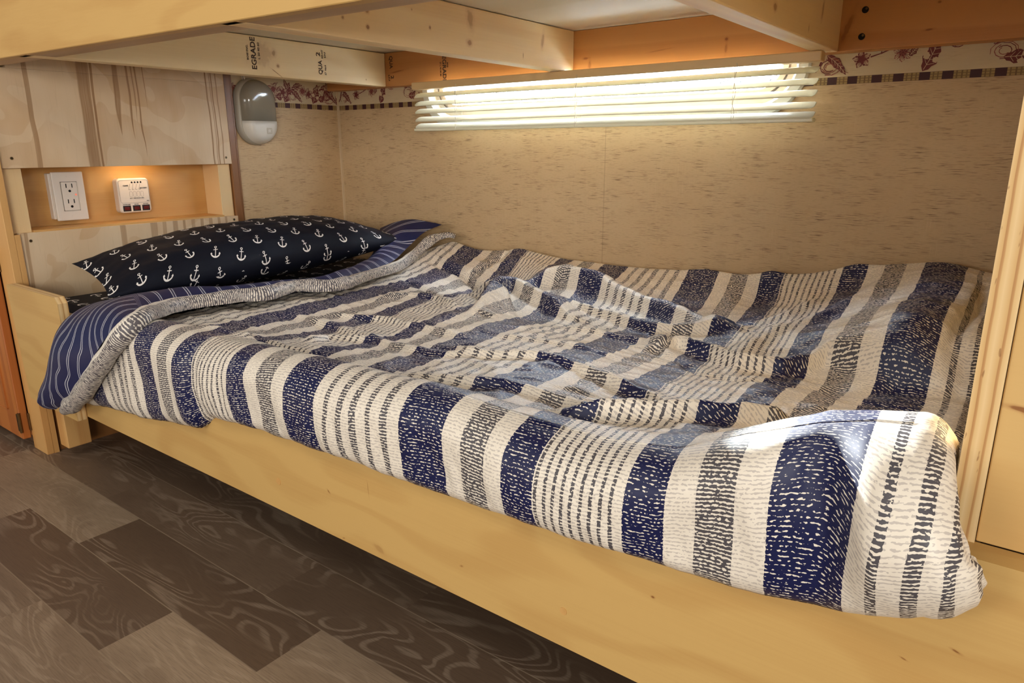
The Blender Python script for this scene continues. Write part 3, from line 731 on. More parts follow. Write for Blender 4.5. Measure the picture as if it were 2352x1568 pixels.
M['led_red'] = NT('led_red'); _e = M['led_red'].n('ShaderNodeEmission', {0: (1, .25, .15, 1), 1: .9}); M['led_red'].t.links.new(_e.outputs[0], M['led_red'].out.inputs[0]); M['led_red'] = M['led_red'].m
bm = nbm(); box(bm, xx - .001, xx + .0002, .7545, .7585, -.1055, -.1015); obj('indicator_light', bm, M['led_red'], ol)
for z in (-.0605, -.1535):
    bm = nbm(); cyl(bm, (xf + .0002, .744, z), (1, 0, 0), .0024, .0008, 12); obj('plate_screw', bm, M['white_plastic'], ol)

# tank monitor panel
mp = thing('monitor_panel', 'white tank monitor panel with three dark red switches in niche', 'control panel', (-1.92, .897, -.113))
def rplate(bm, x0, x1, y0, y1, z0, z1, r, taper=0.0):
    p0 = rrect(y0, y1, z0, z1, r); p1 = rrect(y0 + taper, y1 - taper, z0 + taper, z1 - taper, max(r - taper, .001))
    a = [bm.verts.new((x0, y, z)) for y, z in p0]; m = [bm.verts.new((x1 - taper, y, z)) for y, z in p0]; b = [bm.verts.new((x1, y, z)) for y, z in p1]
    for A, B in ((a, m), (m, b)):
        for i in range(len(A)): bm.faces.new((A[i], A[(i + 1) % len(A)], B[(i + 1) % len(A)], B[i]))
    bm.faces.new(b); bm.faces.new(a[::-1])
XM = XB + .024
bm = nbm(); rplate(bm, XB, XM, .857, .937, -.156, -.070, .009, .003); bd = obj('housing', bm, M['white_plastic'], mp)
def ring(bm, x, y0, y1, z0, z1, r, w):
    a = [bm.verts.new((x, y, z)) for y, z in rrect(y0, y1, z0, z1, r, 6)]; b = [bm.verts.new((x, y, z)) for y, z in rrect(y0 + w, y1 - w, z0 + w, z1 - w, max(r - w, .0005), 6)]
    for i in range(len(a)): bm.faces.new((a[i], a[(i + 1) % len(a)], b[(i + 1) % len(a)], b[i]))
bm = nbm(); xr = XM + .0003
ring(bm, xr, .860, .934, -.1315, -.0745, .006, .0006)
for k in range(4): ring(bm, xr, .884 + k * .0095, .8915 + k * .0095, -.1165, -.1025, .0035, .0004)
for k in range(4):
    y = .884 + k * .0085
    for (p, q) in (((y, -.098), (y + .004, -.084)), ((y, -.098), (y + .005, -.098)), ((y + .0005, -.096), (y + .0005, -.0985))):
        d = Vector((0, q[0] - p[0], q[1] - p[1])).normalized(); nn = Vector((0, -d.z, d.y)) * .0003
        P0, P1 = Vector((xr, *p)), Vector((xr, *q)); bm.faces.new([bm.verts.new(v) for v in (P0 + nn, P0 - nn, P1 - nn, P1 + nn)])
obj('panel_outline', bm, M['groove'], mp)
bm = nbm()
for k in range(4):
    b2 = nbm(); cyl(b2, (xr, .8935 + k * .0075, -.080), (1, 0, 0), .0022, .001, 16); obj('status_light', b2, M['black'], mp)
box(bm, xr - .0003, xr + .0002, .926, .9315, -.128, -.1265)
obj('brand_mark', bm, M['black'], mp)
RP = (Matrix.Rotation(HP, 3, 'Z') @ Matrix.Rotation(HP, 3, 'X')).to_euler()
for s, y, z, sz in (('TANK', .877, -.088, .0042), ('BATTERY', .921, -.095, .0038), ('BATT', .8877, -.1198, .0026), ('FRESH', .8972, -.1198, .0026), ('BLACK', .9067, -.1198, .0026), ('GREY', .9162, -.1198, .0026), ('WATER PUMP', .8735, -.1352, .0027), ('HEATER', .898, -.1352, .0027), ('ELECTRIC', .922, -.1352, .0027)):
    text('panel_lettering', s, sz, (xr + .0002, y, z), RP, M['black'], mp, 1.15)
for y in (.8735, .898, .922):
    bm = nbm(); box(bm, XM - .001, XM + .0008, y - .0098, y + .0098, -.152, -.1378, .0006); sw = obj('switch', bm, M['black'], mp)
    bm = nbm(); box(bm, XM, XM + .0022, y - .007, y + .007, -.1495, -.1405, .0015); obj('rocker', bm, M['red_button'], sw)

# ------------------------------------------------------------------ wall lamp
lm = thing('wall_lamp', 'grey capsule wall lamp with clear lens and switch beside window', 'lamp', (XW, 1.235, .10))
def capsule(bm, x0, x1, yc, hw, z0, z1, rnd=.016, clip=None, n=22):
    rings = []
    for k in range(9):
        t = k / 8; a = t * HP; inset = rnd * (1 - math.cos(a)); x = x0 + (x1 - x0) * math.sin(a)
        w = hw - inset; p = []
        for j in range(2 * n):
            th = 2 * math.pi * (j + .5) / (2 * n); cy, sz_ = math.cos(th), math.sin(th)
            zc = (z1 - hw) if sz_ > 0 else (z0 + hw)
            p.append((x, yc + w * cy, zc + w * sz_))
        rings.append([bm.verts.new(q) for q in p])
    for A, B in zip(rings, rings[1:]):
        for j in range(len(A)): bm.faces.new((A[j], A[(j + 1) % len(A)], B[(j + 1) % len(A)], B[j]))
    bm.faces.new(rings[-1]); bm.faces.new(rings[0][::-1])
bm = nbm(); capsule(bm, XW, XW + .020, 1.2345, .060, .011, .192, .010); base = obj('lamp_body', bm, M['lamp_base'], lm, smooth=True)
def half(lo):
    bm = nbm(); capsule(bm, XW + .004, XW + .046, 1.238, .056, .0135, .189, .026)
    bmesh.ops.bisect_plane(bm, geom=list(bm.verts) + list(bm.edges) + list(bm.faces), plane_co=(0, 0, .0765 if lo else .0775), plane_no=(0, 0, 1), clear_inner=not lo, clear_outer=lo)
    bmesh.ops.edgeloop_fill(bm, edges=[e for e in bm.edges if e.is_boundary]); return bm
obj('switch_housing', half(True), M['lamp_cover'], lm, smooth=True); obj('lens', half(False), M['lamp_lens'], lm, smooth=True)
bm = nbm(); xs_ = XW + .0463
ring(bm, xs_, 1.243, 1.259, .043, .058, .001, .0007); ring(bm, xs_ + .0001, 1.2455, 1.2565, .0455, .0555, .0008, .0006); obj('switch', bm, M['switch_line'], lm)
bm = nbm(); tube(bm, [(XW + .006, 1.213, .186), (XW + .004, 1.2125, .20), (XW + .004, 1.212, .26)], .0022, 8); tube(bm, [(XW + .006, 1.2065, .186), (XW + .004, 1.206, .20), (XW + .004, 1.2055, .26)], .0014, 8); obj('wires', bm, M['white_plastic'], lm)

# ------------------------------------------------------------------ mattress
bm = nbm(); uvl = bm.loops.layers.uv.new('UVMap')
nx, ny = 60, 30
mx0, mx1, my0, my1 = -1.822, -.090, .606, 1.495
def mtop(x, y):
    e = min(x - mx0, mx1 - x, y - my0, my1 - y); z = -.352 + .024 * max(0, min(1, (-1.2 - x) / .25))
    return z - .02 * max(0, 1 - e / .03) ** 2
g = [[bm.verts.new((mx0 + (mx1 - mx0) * i / nx, my0 + (my1 - my0) * j / ny, mtop(mx0 + (mx1 - mx0) * i / nx, my0 + (my1 - my0) * j / ny))) for j in range(ny + 1)] for i in range(nx + 1)]
for i in range(nx):
    for j in range(ny): bm.faces.new((g[i][j], g[i + 1][j], g[i + 1][j + 1], g[i][j + 1]))
be = [e for e in bm.edges if e.is_boundary]
ex = bmesh.ops.extrude_edge_only(bm, edges=be)
for v in [q for q in ex['geom'] if isinstance(q, bmesh.types.BMVert)]: v.co.z = -.4515
bmesh.ops.edgeloop_fill(bm, edges=[e for e in bm.edges if e.is_boundary])
for f in bm.faces:
    for lp in f.loops: lp[uvl].uv = (lp.vert.co.y, lp.vert.co.x + lp.vert.co.z)
mt = obj('mattress', bm, M['anchor'], None, smooth=False)
tag(mt, 'mattress in dark navy anchor print sheet under the striped comforter', 'mattress')

# ------------------------------------------------------------------ pillow
def make_pillow():
    A, B, Cc, D = Vector((-1.745, .665, -.246)), Vector((-1.515, .635, -.292)), Vector((-1.445, 1.432, -.250)), Vector((-1.80, 1.47, -.225))
    n, m = 44, 80; bm = nbm(); uvl = bm.loops.layers.uv.new('UVMap')
    def base(a, b):
        s, t = (a + 1) / 2, (b + 1) / 2
        # edges bow inward between the corners
        pa = .05 * (1 - b * b) * a; pb = .04 * (1 - a * a) * b
        s -= pa * .5; t -= pb * .5
        return A * (1 - s) * (1 - t) + B * s * (1 - t) + Cc * s * t + D * (1 - s) * t
    G = {}
    for side in (1, -1):
        for i in range(n + 1):
            for j in range(m + 1):
                a = -1 + 2 * i / n; b = -1 + 2 * j / m
                edge = i in (0, n) or j in (0, m)
                if side == -1 and edge: G[(side, i, j)] = G[(1, i, j)]; continue
                p = base(a, b)
                h = ((1 - abs(a) ** 2.4) ** .62) * ((1 - abs(b) ** 2.6) ** .70)
                wr = .0035 * noise.noise((a * 3, b * 7, side * 3.1)) + .0022 * noise.noise((a * 7 + 4, b * 15, side))
                wr += .004 * abs(noise.noise((a * 4 + b * 3, b * 2, 9))) * (abs(b) > .55)
                z = p.z + (h * .072 + wr * h ** .5 if side == 1 else -h * .055)
                if side == -1: z = max(z, -.331)
                x = p.x + (h * .03 * a if side == 1 else 0)
                G[(side, i, j)] = bm.verts.new((max(x, XP + .004), p.y, z))
    AL = {}
    for side in (1, -1):
        for j in range(m + 1):
            a = 0.0; AL[(side, 0, j)] = 0.0
            for i in range(1, n + 1):
                a += (G[(side, i, j)].co - G[(side, i - 1, j)].co).length; AL[(side, i, j)] = a
    for side in (1, -1):
        for i in range(n):
            for j in range(m):
                idx = [(i, j), (i + 1, j), (i + 1, j + 1), (i, j + 1)]
                if side == -1: idx = idx[::-1]
                f = bm.faces.new([G[(side, *q)] for q in idx])
                for lp, (ii, jj) in zip(f.loops, idx):
                    lp[uvl].uv = (jj / m * .86 + .02, -AL[(side, ii, jj)] * side + .013)
    return obj('pillow', bm, M['anchor'], None, smooth=True)
pl = make_pillow()
tag(pl, 'plump navy pillow printed with white anchors at the head of the bed', 'pillow')

# ------------------------------------------------------------------ comforter
cf = thing('comforter', 'blue grey and white striped comforter spread over the bed', 'comforter', (-0.7, 1.0, -.33))
# measured surface heights (x, y, z)
HP_ = """-1.218 .643 -.324;-1.223 .727 -.327;-1.269 1.455 -.286;-1.090 .655 -.316;-1.094 .813 -.340;-1.096 .897 -.337;-1.097 .975 -.336;-1.099 1.064 -.329;-1.101 1.127 -.324;-1.103 1.250 -.334;-1.106 1.383 -.326;-1.108 1.459 -.278;-1.109 1.5 -.254
-.939 .688 -.321;-.945 .901 -.340;-.949 1.031 -.324;-.952 1.153 -.324;-.954 1.224 -.307;-.958 1.36 -.326;-.958 1.400 -.291;-.961 1.5 -.270;-.785 .670 -.324;-.788 .729 -.326;-.795 .867 -.330;-.802 1.021 -.319;-.808 1.149 -.336;-.811 1.21 -.328;-.817 1.325 -.336;-.818 1.365 -.310;-.821 1.411 -.298;-.825 1.499 -.272
-.559 .673 -.309;-.562 .726 -.311;-.568 .855 -.312;-.572 .938 -.320;-.58 1.082 -.329;-.585 1.192 -.332;-.591 1.314 -.328;-.596 1.409 -.322;-.598 1.452 -.299;-.60 1.5 -.258
-.420 .772 -.327;-.425 .865 -.320;-.431 .996 -.327;-.437 1.125 -.332;-.44 1.211 -.311;-.447 1.335 -.332;-.45 1.404 -.317;-.454 1.47 -.304;-.455 1.5 -.247
-.267 .625 -.289;-.267 .665 -.283;-.274 .853 -.321;-.276 .935 -.312;-.281 1.094 -.326;-.282 1.122 -.320;-.283 1.158 -.292;-.287 1.275 -.290;-.290 1.378 -.279;-.293 1.471 -.257;-.294 1.5 -.218
-.123 .635 -.228;-.128 .74 -.300;-.130 .897 -.316;-.133 1.006 -.320;-.134 1.060 -.314;-.135 1.088 -.262;-.136 1.115 -.232;-.137 1.20 -.219;-.141 1.368 -.224;-.144 1.494 -.204
-.045 .635 -.215;-.045 .74 -.29;-.05 .9 -.315;-.05 1.03 -.318;-.05 1.07 -.312;-.055 1.10 -.262;-.06 1.15 -.24;-.21 1.075 -.320;-.21 1.11 -.282;-.21 1.2 -.252;-.21 1.35 -.248;-.07 1.3 -.235;-.075 1.5 -.215
-1.30 .66 -.322;-1.31 .75 -.322;-1.31 .9 -.322;-1.31 1.05 -.318;-1.32 1.2 -.318;-1.33 1.33 -.310;-1.34 1.42 -.285;-1.35 1.5 -.252;-1.48 .7 -.325;-1.48 1.1 -.325;-1.48 1.45 -.28"""
PTS = np.array([[float(v) for v in q.split()] for ln in HP_.split('\n') for q in ln.split(';')])
def kern(d): return np.sqrt(d * d + .018 ** 2)
_d = np.hypot(PTS[:, None, 0] - PTS[None, :, 0], PTS[:, None, 1] - PTS[None, :, 1])
_n = len(PTS)
_A = np.zeros((_n + 1, _n + 1)); _A[:_n, :_n] = kern(_d) - .0015 * np.eye(_n); _A[:_n, _n] = 1; _A[_n, :_n] = 1
_w = np.linalg.solve(_A, np.concatenate([PTS[:, 2], [0]]))
FOLDS = [  # polyline, height, half width on the near side, on the far side
 ([(-.509, 1.048), (-.472, 1.089), (-.403, 1.067), (-.35, 1.039), (-.29, 1.055), (-.24, 1.103), (-.184, 1.085), (-.134, 1.07), (-.08, 1.06)], .016, .008, .03),
 ([(-.911, 1.075), (-.966, 1.201), (-.948, 1.257), (-.838, 1.219), (-.739, 1.166)], .020, .014, .05),
 ([(-.98, 1.28), (-.95, 1.36), (-.90, 1.39), (-.84, 1.385), (-.78, 1.37), (-.70, 1.33), (-.611, 1.29), (-.542, 1.25), (-.468, 1.22)], .022, .016, .035),
 ([(-.819, .862), (-.703, .839), (-.598, .87), (-.526, .858), (-.426, .832), (-.345, .806), (-.29, .798)], .0065, .007, .02),
 ([(-1.236, .863), (-1.099, .864), (-.984, .851), (-.891, .828), (-.76, .819), (-.7, .847)], .0055, .008, .02),
 ([(-.733, .678), (-.594, .708), (-.532, .724), (-.465, .727), (-.396, .719)], .0065, .009, .02),
 ([(-.43, .672), (-.364, .705), (-.296, .736), (-.237, .765), (-.19, .785)], .016, .012, .022),
 ([(-.298, .805), (-.249, .834), (-.201, .846), (-.157, .866)], -.005, .006, .008),
 ([(-.385, 1.10), (-.362, 1.18), (-.317, 1.27), (-.276, 1.37), (-.227, 1.46)], .007, .02, .02),
 ([(-.44, 1.30), (-.374, 1.37), (-.332, 1.43)], .006, .012, .02),
 ([(-1.166, .65), (-1.149, .66), (-1.073, .675), (-.989, .69), (-.909, .70)], -.008, .012, .014),
 ([(-1.16, .62), (-1.10, .64), (-1.03, .65)], .010, .014, .014),
 ([(-1.026, .747), (-1.035, .80), (-.951, .842)], .006, .008, .015),
 ([(-.796, 1.239), (-.68, 1.219), (-.561, 1.17), (-.483, 1.186), (-.42, 1.215)], .012, .010, .03),
 ([(-.448, 1.034), (-.387, .975), (-.325, .968), (-.247, 1.0), (-.207, 1.028)], -.006, .010, .012),
 ([(-1.18, 1.063), (-1.152, 1.13), (-1.059, 1.133), (-.97, 1.09)], .006, .008, .016),
 ([(-.70, 1.094), (-.636, 1.094), (-.537, 1.088), (-.43, 1.02)], .007, .010, .02),
 ([(-1.33, 1.40), (-1.2, 1.38), (-1.12, 1.34), (-1.07, 1.27)], -.012, .014, .014),
 ([(-1.20, 1.37), (-1.17, 1.43), (-1.15, 1.49)], -.010, .010, .010),
 ([(-1.30, 1.26), (-1.2, 1.22), (-1.08, 1.19)], -.006, .010, .012),
 ([(-1.17, .92), (-1.05, .96), (-.93, .95), (-.83, .93)], .006, .008, .016),
 ([(-.66, .62), (-.55, .64), (-.42, .655)], -.006, .010, .012),
 ([(-.24, .66), (-.20, .70), (-.15, .72)], -.010, .012, .014),
 ([(-.75, .96), (-.62, .985), (-.50, .96)], .004, .008, .016),
 ([(-.22, .90), (-.15, .915), (-.08, .91)], .003, .006, .016),
 ([(-.085, 1.10), (-.07, 1.25), (-.075, 1.42)], -.010, .010, .010),
]
def fold_field(X, Y):
    Z = np.zeros_like(X)
    for pl_, amp, wn, wf in FOLDS:
        best = np.full_like(X, 9.0); sgn = np.zeros_like(X); tt = np.zeros_like(X); n = len(pl_) - 1
        for k, (a, b) in enumerate(zip(pl_, pl_[1:])):
            ax, ay = a; dx, dy = b[0] - a[0], b[1] - a[1]; l2 = dx * dx + dy * dy
            t = np.clip(((X - ax) * dx + (Y - ay) * dy) / l2, 0, 1)
            ex, ey = X - ax - t * dx, Y - ay - t * dy; d = np.hypot(ex, ey)
            m = d < best; best = np.where(m, d, best); sgn = np.where(m, ey, sgn); tt = np.where(m, (k + t) / n, tt)
        w = np.where(sgn < 0, wn, wf)
        Z += 1.7 * amp * np.exp(-(best / w) ** 2) * np.clip(np.minimum(tt, 1 - tt) * 5 + .35, 0, 1)
    return Z
def Hf(X, Y):
    X = np.asarray(X, float); Y = np.asarray(Y, float)
    Z = np.full(X.shape, _w[-1])
    for (px, py, _), w in zip(PTS, _w[:-1]): Z += w * kern(np.hypot(X - px, Y - py))
    return Z
def lerp(tab, x): tab = np.array(tab); return np.interp(x, tab[:, 0], tab[:, 1])
RIM = [(-1.6, -.315), (-1.35, -.302), (-1.198, -.292), (-1.05, -.294), (-.9, -.288), (-.755, -.283), (-.533, -.280), (-.42, -.288), (-.33, -.288), (-.253, -.277), (-.189, -.246), (-.13, -.222), (-.089, -.210), (-.04, -.203), (0, -.205)]
HEM = [(-1.6, -.515), (-1.43, -.488), (-1.30, -.478), (-1.19, -.463), (-1.08, -.448), (-1.04, -.420), (-.94, -.410), (-.75, -.403), (-.59, -.401), (-.41, -.396), (-.256, -.387), (-.152, -.380), (-.085, -.366), (-.04, -.350), (0, -.325)]
# stripes: front x, back x, position in the repeat
STR = [(-1.212, -1.272, -.489), (-1.088, -1.109, -.333), (-.936, -.961, -.191), (-.780, -.826, -.035), (-.553, -.601, .177), (-.410, -.455, .333), (-.264, -.294, .475), (-.122, -.145, .631)]
def make_comforter_top():
    NU, NC = 400, 12
    vd = list(np.linspace(0, 1, 46))                         # front drop, hem -> rim
    ytop = np.linspace(.597, 1.500, 270)
    xl_t = [(.55, -1.50), (.597, -1.32), (.66, -1.39), (.75, -1.40), (.86, -1.38), (.95, -1.38), (1.02, -1.34), (1.15, -1.36), (1.28, -1.39), (1.39, -1.42), (1.45, -1.40), (1.50, -1.345)]
    rows = []
    U = np.linspace(0, 1, NU + 1)
    hemn = np.array([noise.noise((u * 22, 0, 3)) for u in U])
    for k in (-3, -2, -1):                                   # hem turned under
        rows.append(('h', k))
    for t in vd: rows.append(('d', t))
    for y in ytop: rows.append(('t', y))
    for k in range(1, 8): rows.append(('b', k))
    R = .026
    XX = np.zeros((len(rows), NU + 1)); YY = XX.copy(); ZZ = XX.copy()
    for r, (kind, t) in enumerate(rows):
        if kind == 'b':
            a_ = min(1, t / 5) * HP
            XX[r], YY[r], ZZ[r] = XX[r - t], YY[r - t] + .022 * math.sin(a_), ZZ[r - t] - .022 * (1 - math.cos(a_)) - max(0, t - 5) * .02
            continue
        if kind in 'hd':
            tt = max(t, 0) if kind == 'd' else 0
            xl = -1.575 + (.255) * tt ** .8; xr = lerp([(0, -.034), (.25, -.026), (.5, -.030), (.75, -.048), (1, -.058)], tt)
        else:
            xl = lerp(xl_t, t); xr = -.058 - .012 * min(1, max(0, (t - .7) / .8))
        X = xl + (xr - xl) * U
        if kind in 'hd':
            hem = lerp(HEM, X) + .003 * hemn; rim = lerp(RIM, X)
            Sx = np.clip((X + .112) / .050, 0, 1); Sx = Sx * Sx * (3 - 2 * Sx)
            vb = np.minimum(.042 + .035 * Sx, .50 * (rim - hem)); K = .58
            zs = rim - vb
            if tt < K:
                z = hem + (zs - hem) * tt / K; y = .5575 - .034 * Sx * (tt / K) ** .7
            else:
                th = (tt - K) / (1 - K) * HP; z = zs + vb * math.sin(th); y = .5575 - .034 * Sx + (.0395 + .034 * Sx) * (1 - math.cos(th))
            bulge = .020 * math.sin(math.pi * min(tt * 1.1, 1)) ** .8
            y = y - bulge * (.55 + .45 * np.sin(X * 17 + 1.3) * (1 - tt))
            lowroll = max(0, (.12 - tt) / .12); y = y + .008 * lowroll ** 2
            gath = np.array([noise.noise((x * 26, tt * 1.5, 7)) + .5 * noise.noise((x * 60, tt * 4 + x * 20, 2)) for x in X])
            y = y - .0055 * gath * math.sin(math.pi * min(1, tt * 1.1 + .15)) * (tt < .999) * min(1, (1 - tt) / .15)
            # dimple and corner puff near the foot end
            y = y + .016 * np.exp(-((X + .125) / .026) ** 2) * math.exp(-((tt - .66) / .2) ** 2)
            y = y + .012 * np.exp(-((X + 1.055) / .018) ** 2) * (1 - tt) ** .3
            y = y + .010 * np.exp(-((X + .35 + .06 * tt) / .05) ** 2) * math.exp(-((tt - .95) / .15) ** 2)
            if kind == 'h':
                k = -t; y = y + .006 * k; z = z + .004 * k * k - .0008 * k
        else:
            y = np.full_like(X, t); z = Hf(X, y) + fold_field(X, y)
            rim = lerp(RIM, X); b = min(1, (t - .597) / .075); b = b * b * (3 - 2 * b)
            z = rim * (1 - b) + z * b
            z = z + .004 * math.sin(math.pi * b) * (b < 1)
            wr = np.zeros_like(X)
            for i, x in enumerate(X):
                q = noise.noise((x * 9 + t * 6, t * 22, 1.7)); q2 = noise.noise((x * 18 - t * 10, t * 40, 5.2)); q3 = noise.noise((x * 40, t * 30, 8.1))
                wr[i] = .0070 * max(0, .5 - abs(q)) ** 1.5 * 1.4 + .0050 * max(0, .5 - abs(q2)) ** 1.5 * 1.4 + .0010 * q3
            fade = min(1, (t - .597) / .05) * min(1, (1.505 - t) / .03)
            z = z + (wr - .003) * fade
            if t > 1.47: z = z + 0 * X; 
        XX[r], YY[r], ZZ[r] = X, y, z
    # back hem tucked against the wall
    # u coordinate through the stripe map, v by arc length
    UVU = np.zeros_like(XX); UVV = np.zeros_like(XX)
    for r in range(len(rows)):
        yy = np.clip(YY[r], .56, 1.5).mean()
        xs_ = np.array([a + (b - a) * (yy - .56) / .94 for a, b, s in STR]); ss = np.array([s for a, b, s in STR])
        jig = np.array([.0022 * noise.noise((x * 14, float(yv) * 16, 4.4)) for x, yv in zip(XX[r], YY[r] + ZZ[r])])
        X = XX[r]; v = np.interp(X, xs_, ss); v = np.where(X < xs_[0], ss[0] + (X - xs_[0]), v); v = np.where(X > xs_[-1], ss[-1] + (X - xs_[-1]) * 1.0, v)
        UVU[r] = v + jig
    # lay-over along sharp folds shears the printed stripes
    seg = np.sqrt(np.diff(XX, axis=0) ** 2 * 0 + np.diff(YY, axis=0) ** 2 + np.diff(ZZ, axis=0) ** 2)
    UVV[1:] = np.cumsum(seg, axis=0)
    kk = np.hanning(91); kk /= kk.sum()
    UVV = np.stack([np.convolve(np.pad(r_, 45, mode='edge'), kk, mode='valid') for r_ in UVV])
    bm = nbm(); uvl = bm.loops.layers.uv.new('UVMap')
    V = [[bm.verts.new((XX[r, i], YY[r, i], ZZ[r, i])) for i in range(NU + 1)] for r in range(len(rows))]
    UVm = {}
    for r in range(len(rows)):
        for i in range(NU + 1): UVm[V[r][i]] = (UVU[r, i], UVV[r, i])
    # foot end rolls down with a round shoulder
    P = np.stack([XX[:, -1], YY[:, -1], ZZ[:, -1]], 1)
    T = np.gradient(P, axis=0); T[:, 0] = 0; T /= np.linalg.norm(T, axis=1)[:, None]
    Nn = np.stack([0 * T[:, 0], -T[:, 2], T[:, 1]], 1)
    # smooth normals
    for _ in range(10): Nn[1:-1] = (Nn[:-2] + Nn[1:-1] * 2 + Nn[2:]) / 4
    Nn /= np.linalg.norm(Nn, axis=1)[:, None]
    for k in range(1, NC + 1):
        row = []
        for r in range(len(rows)):
            a = min(1, k / 7) * HP; ext = max(0, k - 7) * .008
            if rows[r][0] in 'hd': ext *= .25
            nz = .004 * noise.noise((k * .3, r * .06, 2.2)) + .003 * noise.noise((k * .5, r * .17, 5))
            p = P[r] + np.array([R * math.sin(a) + nz * math.sin(a), 0, 0]) - Nn[r] * (R * (1 - math.cos(a)) + ext)
            if rows[r][0] in 'tb': p[2] = max(p[2], -.41)
            p[1] = min(p[1], 1.530)
            if rows[r][0] in 'hd': p[1] = min(p[1], .592)
            if p[1] > .594: p[0] = min(p[0], -.0315)
            v = bm.verts.new(p); UVm[v] = (UVU[r, -1] + R * a * 1.0 + ext, UVV[r, -1] - .18 * (R * a + ext)); row.append(v)
        for r in range(len(rows)): V[r].append(row[r])
    for r in range(len(rows) - 1):
        for i in range(len(V[0]) - 1):
            f = bm.faces.new((V[r][i], V[r][i + 1], V[r + 1][i + 1], V[r + 1][i]))
            for lp in f.loops: lp[uvl].uv = UVm[lp.vert]
    return obj('top_panel', bm, M['comforter'], cf, smooth=True, recalc=False)
top = make_comforter_top()

def resample(pts, n, smooth=True):
    P = [Vector(p) for p in pts]
    d = [0]
    for a, b in zip(P, P[1:]): d.append(d[-1] + (b - a).length)
    out = []
    for k in range(n):
        s = d[-1] * k / (n - 1); i = max(0, min(len(P) - 2, next((j for j in range(len(d) - 1) if d[j + 1] >= s - 1e-9), len(P) - 2)))
        t = (s - d[i]) / max(d[i + 1] - d[i], 1e-9)
        p0, p1, p2, p3 = P[max(i - 1, 0)], P[i], P[i + 1], P[min(i + 2, len(P) - 1)]
        q = 0.5 * ((2 * p1) + (p2 - p0) * t + (2 * p0 - 5 * p1 + 4 * p2 - p3) * t * t + (3 * p1 - p0 - 3 * p2 + p3) * t ** 3) if smooth else p1.lerp(p2, t)
        out.append(q)
    return out
BAND = [(-1.565, .538, -.517), (-1.453, .533, -.458), (-1.358, .535, -.386), (-1.285, .545, -.325), (-1.265, .575, -.293), (-1.33, .64, -.297), (-1.360, .70, -.300), (-1.352, .76, -.300), (-1.342, .82, -.300), (-1.316, .866, -.300), (-1.331, .952, -.298), (-1.282, 1.02, -.302), (-1.311, 1.145, -.300), (-1.350, 1.285, -.298), (-1.393, 1.39, -.284), (-1.383, 1.45, -.250), (-1.352, 1.485, -.236), (-1.335, 1.497, -.240)]
def make_band():
    n = 150; P = resample(BAND, n); seg = 18; bm = nbm(); uvl = bm.loops.layers.uv.new('UVMap'); UVm = {}
    rings = []; s = 0
    for i, p in enumerate(P):
        if i: s += (p - P[i - 1]).length
        d = (P[min(i + 1, n - 1)] - P[max(i - 1, 0)]).normalized()
        out = Vector((0, -1, 0)) if i < 34 else Vector((0, 0, 1))
        if 30 <= i < 48: t = (i - 30) / 18; out = Vector((0, -(1 - t), t)).normalized()
        side = d.cross(out).normalized(); out = side.cross(d).normalized()
        # side points to the comforter side
        r = .0185 + .004 * noise.noise((s * 9, 1, 1)) + .003 * noise.noise((s * 24, 4, 1))
        if i < 6: r *= .55 + .45 * i / 6
        if i > n - 8: r *= .5 + .5 * (n - 1 - i) / 7
        if s > .95: r *= .85
        ring_ = []
        for k in range(seg + 1):
            a = -math.pi * .62 + 2 * math.pi * .62 * k / seg          # around the roll, from lining side to comforter side
            q = p + (out * math.cos(a) + side * math.sin(a)) * r
            v = bm.verts.new(q); UVm[v] = (s, (k / seg) * .040); ring_.append(v)
        rings.append(ring_)
    for A, B in zip(rings, rings[1:]):
        for k in range(seg):
            f = bm.faces.new((A[k], A[k + 1], B[k + 1], B[k]))
            for lp in f.loops: lp[uvl].uv = UVm[lp.vert]
    for R_ in (rings[0], rings[-1]):
        f = bm.faces.new(R_)
        for lp in f.loops: lp[uvl].uv = UVm[lp.vert]
    return obj('edge_roll', bm, M['band'], cf, smooth=True)
make_band()
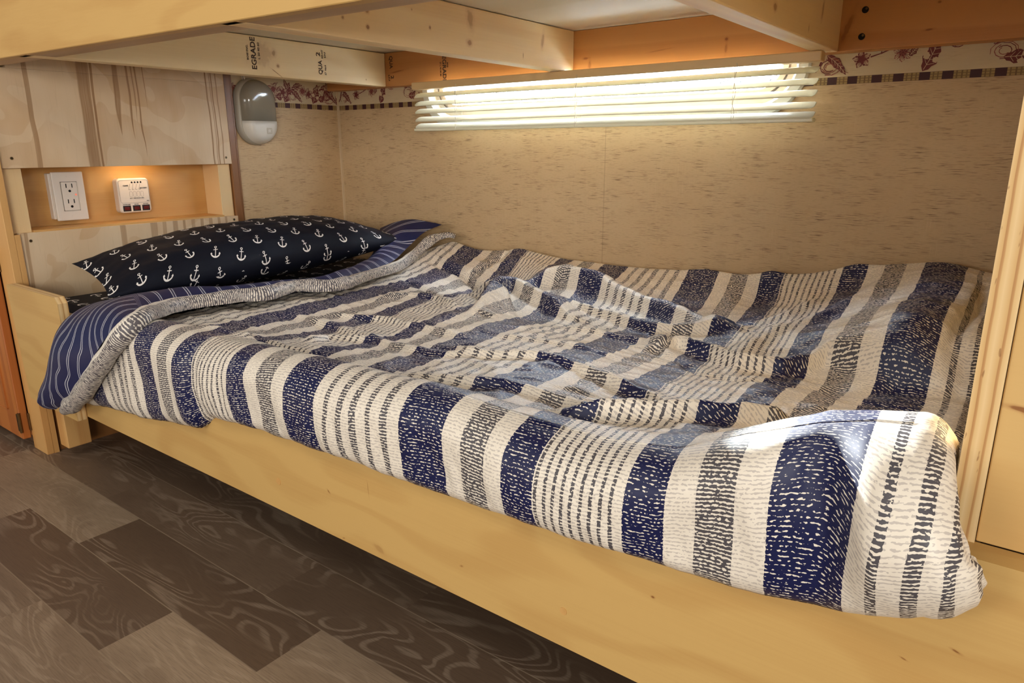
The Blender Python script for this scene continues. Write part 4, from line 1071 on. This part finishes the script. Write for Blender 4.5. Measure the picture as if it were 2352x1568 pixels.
OUTER = [(-1.675, .540, -.525), (-1.692, .537, -.510), (-1.668, .537, -.485), (-1.640, .539, -.457), (-1.595, .540, -.400), (-1.552, .545, -.345), (-1.530, .566, -.313), (-1.553, .62, -.303), (-1.560, .684, -.306), (-1.535, .75, -.306), (-1.487, .811, -.307), (-1.44, .865, -.308), (-1.415, .969, -.309), (-1.385, 1.06, -.309), (-1.424, 1.20, -.300), (-1.50, 1.33, -.285), (-1.575, 1.41, -.262), (-1.615, 1.465, -.232)]
INNER = [(-1.600, .534, -.522), (-1.475, .524, -.465), (-1.42, .522, -.42), (-1.370, .524, -.378), (-1.305, .535, -.318), (-1.285, .566, -.283), (-1.345, .63, -.290), (-1.372, .69, -.292), (-1.366, .75, -.292), (-1.355, .81, -.292), (-1.330, .866, -.292), (-1.343, .952, -.290), (-1.296, 1.02, -.292), (-1.325, 1.145, -.290), (-1.360, 1.275, -.284), (-1.402, 1.375, -.262), (-1.40, 1.44, -.226), (-1.372, 1.485, -.206)]
def make_flap():
    n, m = 110, 22; A = resample(OUTER, n); B = resample(INNER, n); bm = nbm(); uvl = bm.loops.layers.uv.new('UVMap'); UVm = {}; rows = []; s = 0
    for i in range(n):
        if i: s += ((A[i] + B[i]) / 2 - (A[i - 1] + B[i - 1]) / 2).length
        w = (B[i] - A[i]).length; row = []
        k_ = i / (n - 1)
        out = Vector((0, -1, 0)).lerp(Vector((0, 0, 1)), min(1, max(0, (k_ - .22) / .16))).normalized()
        for j in range(m + 1):
            t = j / m; p = A[i].lerp(B[i], t)
            bulge = math.sin(math.pi * t) * min(.020, w * .16) + .004 * noise.noise((s * 12, t * 3, 6)) * math.sin(math.pi * t)
            p = p + out * bulge
            if j == 0: p = p - out * .012
            v = bm.verts.new(p)
            UVm[v] = (s, t * w + .22 * s if s < .42 else (t * w) * .35 - .9 * (s - .42) + .1); row.append(v)
        rows.append(row)
    for a, b in zip(rows, rows[1:]):
        for j in range(m):
            f = bm.faces.new((a[j], a[j + 1], b[j + 1], b[j]))
            for lp in f.loops: lp[uvl].uv = UVm[lp.vert]
    return obj('turned_lining', bm, M['lining'], cf, smooth=True)
fl = make_flap(); fl['label'] = 'navy pinstriped lining turned back'
